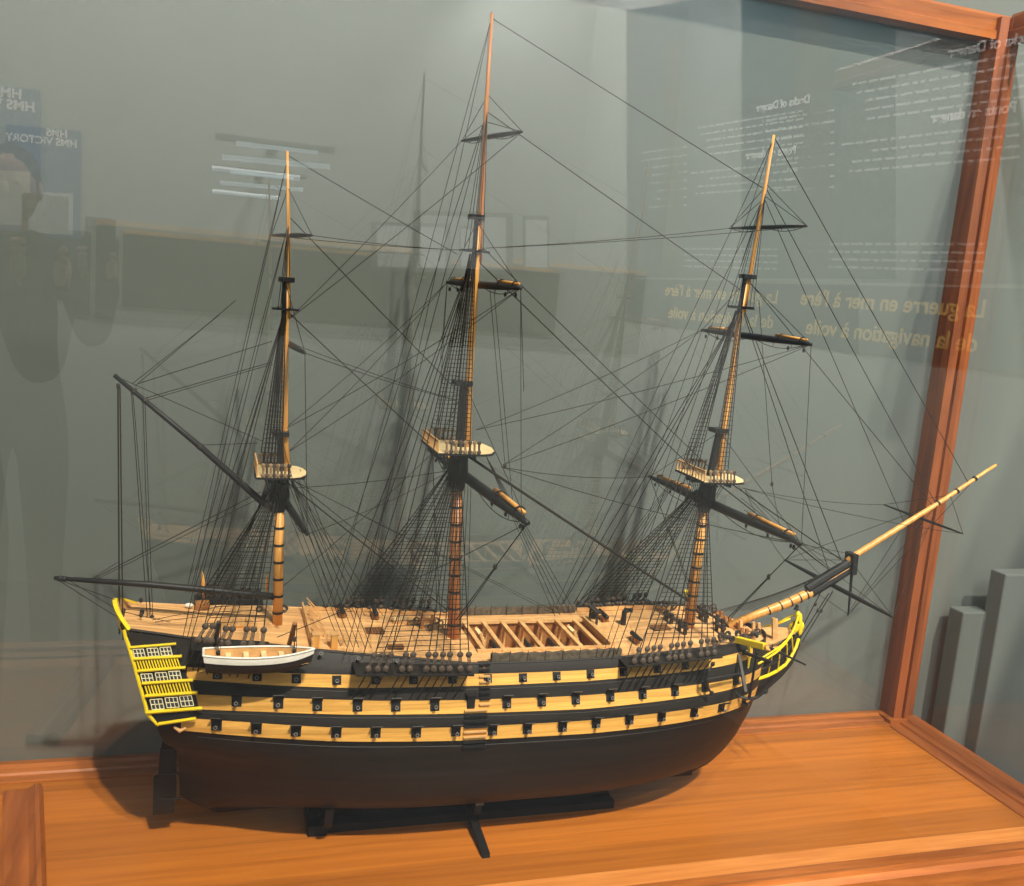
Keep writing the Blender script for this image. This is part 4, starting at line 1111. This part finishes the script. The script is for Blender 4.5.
def lines(x0, x1, y0, n, dy, label):
    m = MB()
    for i in range(n):
        e = mirr(x1, y0 + i * dy, .003); f = mirr(x0 + random.uniform(0, 30), y0 + i * dy, .003); f.z = e.z
        d = f - e; L = d.length; t = 0.0
        while t < L:                                   # illegible small print, word by word
            w_ = random.uniform(.02, .07); h = .0042
            a = e + d * (t / L); b_ = e + d * (min(L, t + w_) / L)
            m.prism([a + Vector((0, 0, h)), b_ + Vector((0, 0, h)), b_ - Vector((0, 0, h)), a - Vector((0, 0, h))], -WN * .0027)
            t += w_ + .012
    o = tag(m.build('small_print', M['chalkdim']), label, 'lettering'); o['kind'] = 'stuff'
lines(850, 1030, 52, 5, 11, 'upper block of fine white print mirrored right of the fore mast top')
lines(845, 1020, 124, 4, 11, 'second block of fine white print mirrored beside the corner post')
lines(760, 835, 110, 8, 11, 'block of fine white print mirrored above the fore mast')
lines(800, 985, 244, 4, 9, 'short block of fine white print mirrored above the gold heading')
tag(right_quad([(797, -30), (832, -30), (829, 276), (795, 274)], 'wall_pilaster', 'slate', .003), 'dark vertical pilaster mirrored right of the fore mast', 'pilaster')
# pale prints and the blue poster
for pts, nm in (([(414, 210), (513, 213), (513, 275), (414, 272)], 'broad pale framed print mirrored behind the main mast'), ([(524, 215), (549, 216), (549, 272), (524, 271)], 'narrow pale framed print mirrored right of the main mast')):
    fo = tag(wall_quad(pts, 'wall_print', 'slate', .020), nm, 'picture')
    c = sum((Vector(p + (0,)) for p in pts), Vector()) / 4
    q = MB().prism([mir(c.x + (x - c.x) * .86, c.y + (y - c.y) * .84, .0215) for x, y in pts], (0, -.001, 0)).build('print_sheet', M['chalkdim'], fo)
ps = tag(wall_quad([(-60, 80), (40, 90), (40, 232), (-60, 226)], 'exhibition_poster', 'poster', .022), 'blue exhibition poster with white lettering mirrored at the left edge', 'poster')
MB().prism([mir(x, y, .0235) for x, y in ((-40, 168), (30, 172), (30, 226), (-40, 222))], (0, -.001, 0)).build('poster_print', M['chalkdim'], ps)
for body, x, y, sz in (("HMS", 22, 99, .050), ("HMS VICTORY", 35, 112, .050)):
    o = text_on(body, mir(x, y, .0245), Vector((-1, 0, 0)), sz, 'chalk', 'poster_lettering'); o.parent = ps; o.matrix_parent_inverse = ps.matrix_world.inverted()
# hanging strip light, seen mirrored beside the mizzen truck
sl = thing('strip_light', 'hanging strip light with three pale blue tubes mirrored left of the mizzen mast top', 'light', tuple(mir(275, 158, .35)))
for (x0, y0, x1, y1) in ((236, 143, 318, 152), (222, 157, 330, 167), (212, 168, 300, 178)):
    MB().tube([mir(x0, y0, .35), mir(x1, y1, .35)], .010, 8).build('tube', M['tube'], sl)
a_ = mir(275, 158, .35)
MB().box((a_.x - .22, a_.y - .05, a_.z + .045), (a_.x + .22, a_.y + .05, a_.z + .06)).box((a_.x - .02, -RW, a_.z + .046), (a_.x + .02, a_.y, a_.z + .058)).build('light_housing', M['slate'], sl)
# added pale boxes, standing in for the blurred reflections in the right pane
for px0, px1, py, Y, lb in ((1000, 1080, 572, 1.86, 'tall pale grey box standing in for a reflection in the right glass pane'), (958, 984, 610, 1.90, 'low pale grey box standing in for a reflection, nearer the corner post')):
    a = at(px0, py, Y); b = at(px1, py, Y)
    tag(MB().box((a.x, Y - .02, FLOOR), (b.x, Y + .03, a.z)).build('reflection_stand_in', M['plinth'], None, bevel=.004), lb, 'plinth')
# ------------------------------------------------------------------ visitor mirrored in the glass
def visitor():
    K = 1.2; ox = at(-75, 260, 2 * GY + .30).x; oy = -.30
    fig = thing('person', 'person in black clothes holding up a phone, mirrored at the left edge of the glass', 'person', (ox, oy, FLOOR))
    ph = at(45, 243, 2 * GY - .02); ph = Vector((ph.x, .02, ph.z))
    V = lambda x, y, z: Vector((ox + x * K, oy + y * K, FLOOR + z * K))
    hr = ph + Vector((.035, -.03, -.10)); hl = ph + Vector((-.055, -.03, -.09))
    vs = [(V(0, 0, .95), .15), (V(0, .01, 1.12), .135), (V(0, 0, 1.30), .15), (V(0, .01, 1.44), .10), (V(0, .02, 1.52), .055),
          (V(.17, 0, 1.41), .065), (V(.25, .10, 1.18), .050), (hr, .036), (V(-.17, 0, 1.41), .065), (V(-.24, .12, 1.18), .050), (hl, .036),
          (V(.09, 0, .88), .095), (V(.10, .02, .48), .065), (V(.10, -.01, .09), .045), (V(.10, .12, .03), .035),
          (V(-.09, 0, .88), .095), (V(-.10, .02, .48), .065), (V(-.10, -.01, .09), .045), (V(-.10, .12, .03), .035)]
    ed = [(0, 1), (1, 2), (2, 3), (3, 4), (3, 5), (5, 6), (6, 7), (3, 8), (8, 9), (9, 10), (0, 11), (11, 12), (12, 13), (13, 14), (0, 15), (15, 16), (16, 17), (17, 18)]
    me = bpy.data.meshes.new('body'); me.from_pydata([v - Vector((ox, oy, FLOOR)) for v, r in vs], ed, [])
    o = bpy.data.objects.new('body', me); COL.objects.link(o); o.parent = fig
    o.modifiers.new('skin', 'SKIN')
    for d, (v, r) in zip(me.skin_vertices[0].data, vs): d.radius = (r * K, r * K * (.72 if r > .12 else 1))
    me.skin_vertices[0].data[0].use_root = True
    sb = o.modifiers.new('sub', 'SUBSURF'); sb.levels = 2; sb.render_levels = 2
    me.materials.append(M['cloth'])
    h = V(0, .05, 1.64)
    hd = MB().ball(h, .105 * K, .76, .92, 1.12, 20).ball(h + Vector((0, .10 * K, -.012)), .017 * K, .8, 1.1, 1.4)
    for k in (-1, 1): hd.ball(h + Vector((k * .082 * K, 0, -.005)), .022 * K, .4, .8, 1.3).ball(h + Vector((k * .033 * K, .084 * K, .018)), .011 * K)
    hd.tube([h + Vector((0, 0, -.06)), V(0, .02, 1.47)], .05 * K, 12)
    hd.build('head', M['skin'], fig, True)
    MB().ball(h + Vector((0, -.022, .028)), .108 * K, .80, .90, 1.06, 16).build('hair', M['cloth'], fig, True)
    for hp, k in ((hr, 1), (hl, -1)):
        m = MB().ball(hp + Vector((0, .01, .03)), .036 * K, .55, .9, 1.15)
        for i in range(4):
            z = hp.z + .015 + i * .022
            m.tube([(hp.x, hp.y + .02, z), (hp.x + k * .012, hp.y + .05, z + .006), (ph.x + k * .040, ph.y + .016, z + .012)], [.011, .010, .007], 7)
        m.tube([(hp.x - k * .01, hp.y, hp.z + .02), (hp.x - k * .015, hp.y - .01, hp.z + .06), (ph.x + k * .030, ph.y - .016, hp.z + .09)], [.013, .011, .008], 7)
        m.build('hand', M['skin'], fig, True)
    p = MB().box((ph.x - .052, ph.y - .006, ph.z - .115), (ph.x + .052, ph.y + .006, ph.z + .115)).build('phone', M['phone'], None, bevel=.012)
    tag(p, 'dark phone held up by the visitor, mirrored at the left edge of the glass', 'phone')
    for dx, dz in ((-.03, .09), (-.03, .06), (-.008, .09)): MB().disc((ph.x + dx, ph.y + .007, ph.z + dz), .011, .006, (0, 1, 0), 14).build('phone_lens', M['steel'], p)
visitor()
# ------------------------------------------------------------------ light
def sun(name, d, e, ang, col=(1, .90, .74)):
    l = bpy.data.lights.new(name, 'SUN'); l.energy = e; l.angle = math.radians(ang); l.color = col
    o = bpy.data.objects.new(name, l); COL.objects.link(o)
    o.rotation_euler = Vector(d).to_track_quat('Z', 'Y').to_euler()
    o.location = (1, -1, 4)
    return o
sun('spot_light', (.20, -1, 1.46), 3.5, 1.1)
sun('spot_light', (.30, -1, 1.48), 2.2, 1.1)
for i, x in enumerate((-1.6, -.4, .7, 1.6)):  # unseen spots, added to brighten the front wall for its mirror image
    l = bpy.data.lights.new('added_wall_fill', 'SPOT'); l.energy = 190; l.spot_size = 2.4; l.spot_blend = .6; l.shadow_soft_size = .03; l.color = (1, .97, .92)
    o = bpy.data.objects.new('added_wall_fill', l); COL.objects.link(o); o.location = (x, -.35, 2.95)
    o.rotation_euler = (Vector((x, -.35, 2.95)) - Vector((x, -RW, 1.1))).to_track_quat('Z', 'Y').to_euler()
for y in (-.9, -.1, .7):  # further added spots, lifting the right-hand wall and its lettering
    l = bpy.data.lights.new('added_wall_fill', 'SPOT'); l.energy = 150; l.spot_size = 2.2; l.spot_blend = .6; l.shadow_soft_size = .03; l.color = (1, .97, .92)
    o = bpy.data.objects.new('added_wall_fill', l); COL.objects.link(o); o.location = (1.25, y - .35, 2.95)
    o.rotation_euler = (o.location - Vector((WR0 + .2 * y, y, 1.25))).to_track_quat('Z', 'Y').to_euler()
w = bpy.data.worlds.new('gallery_ambience'); SC.world = w; w.use_nodes = True
bg = w.node_tree.nodes['Background']; bg.inputs[0].default_value = (.80, .84, .84, 1); bg.inputs[1].default_value = .42
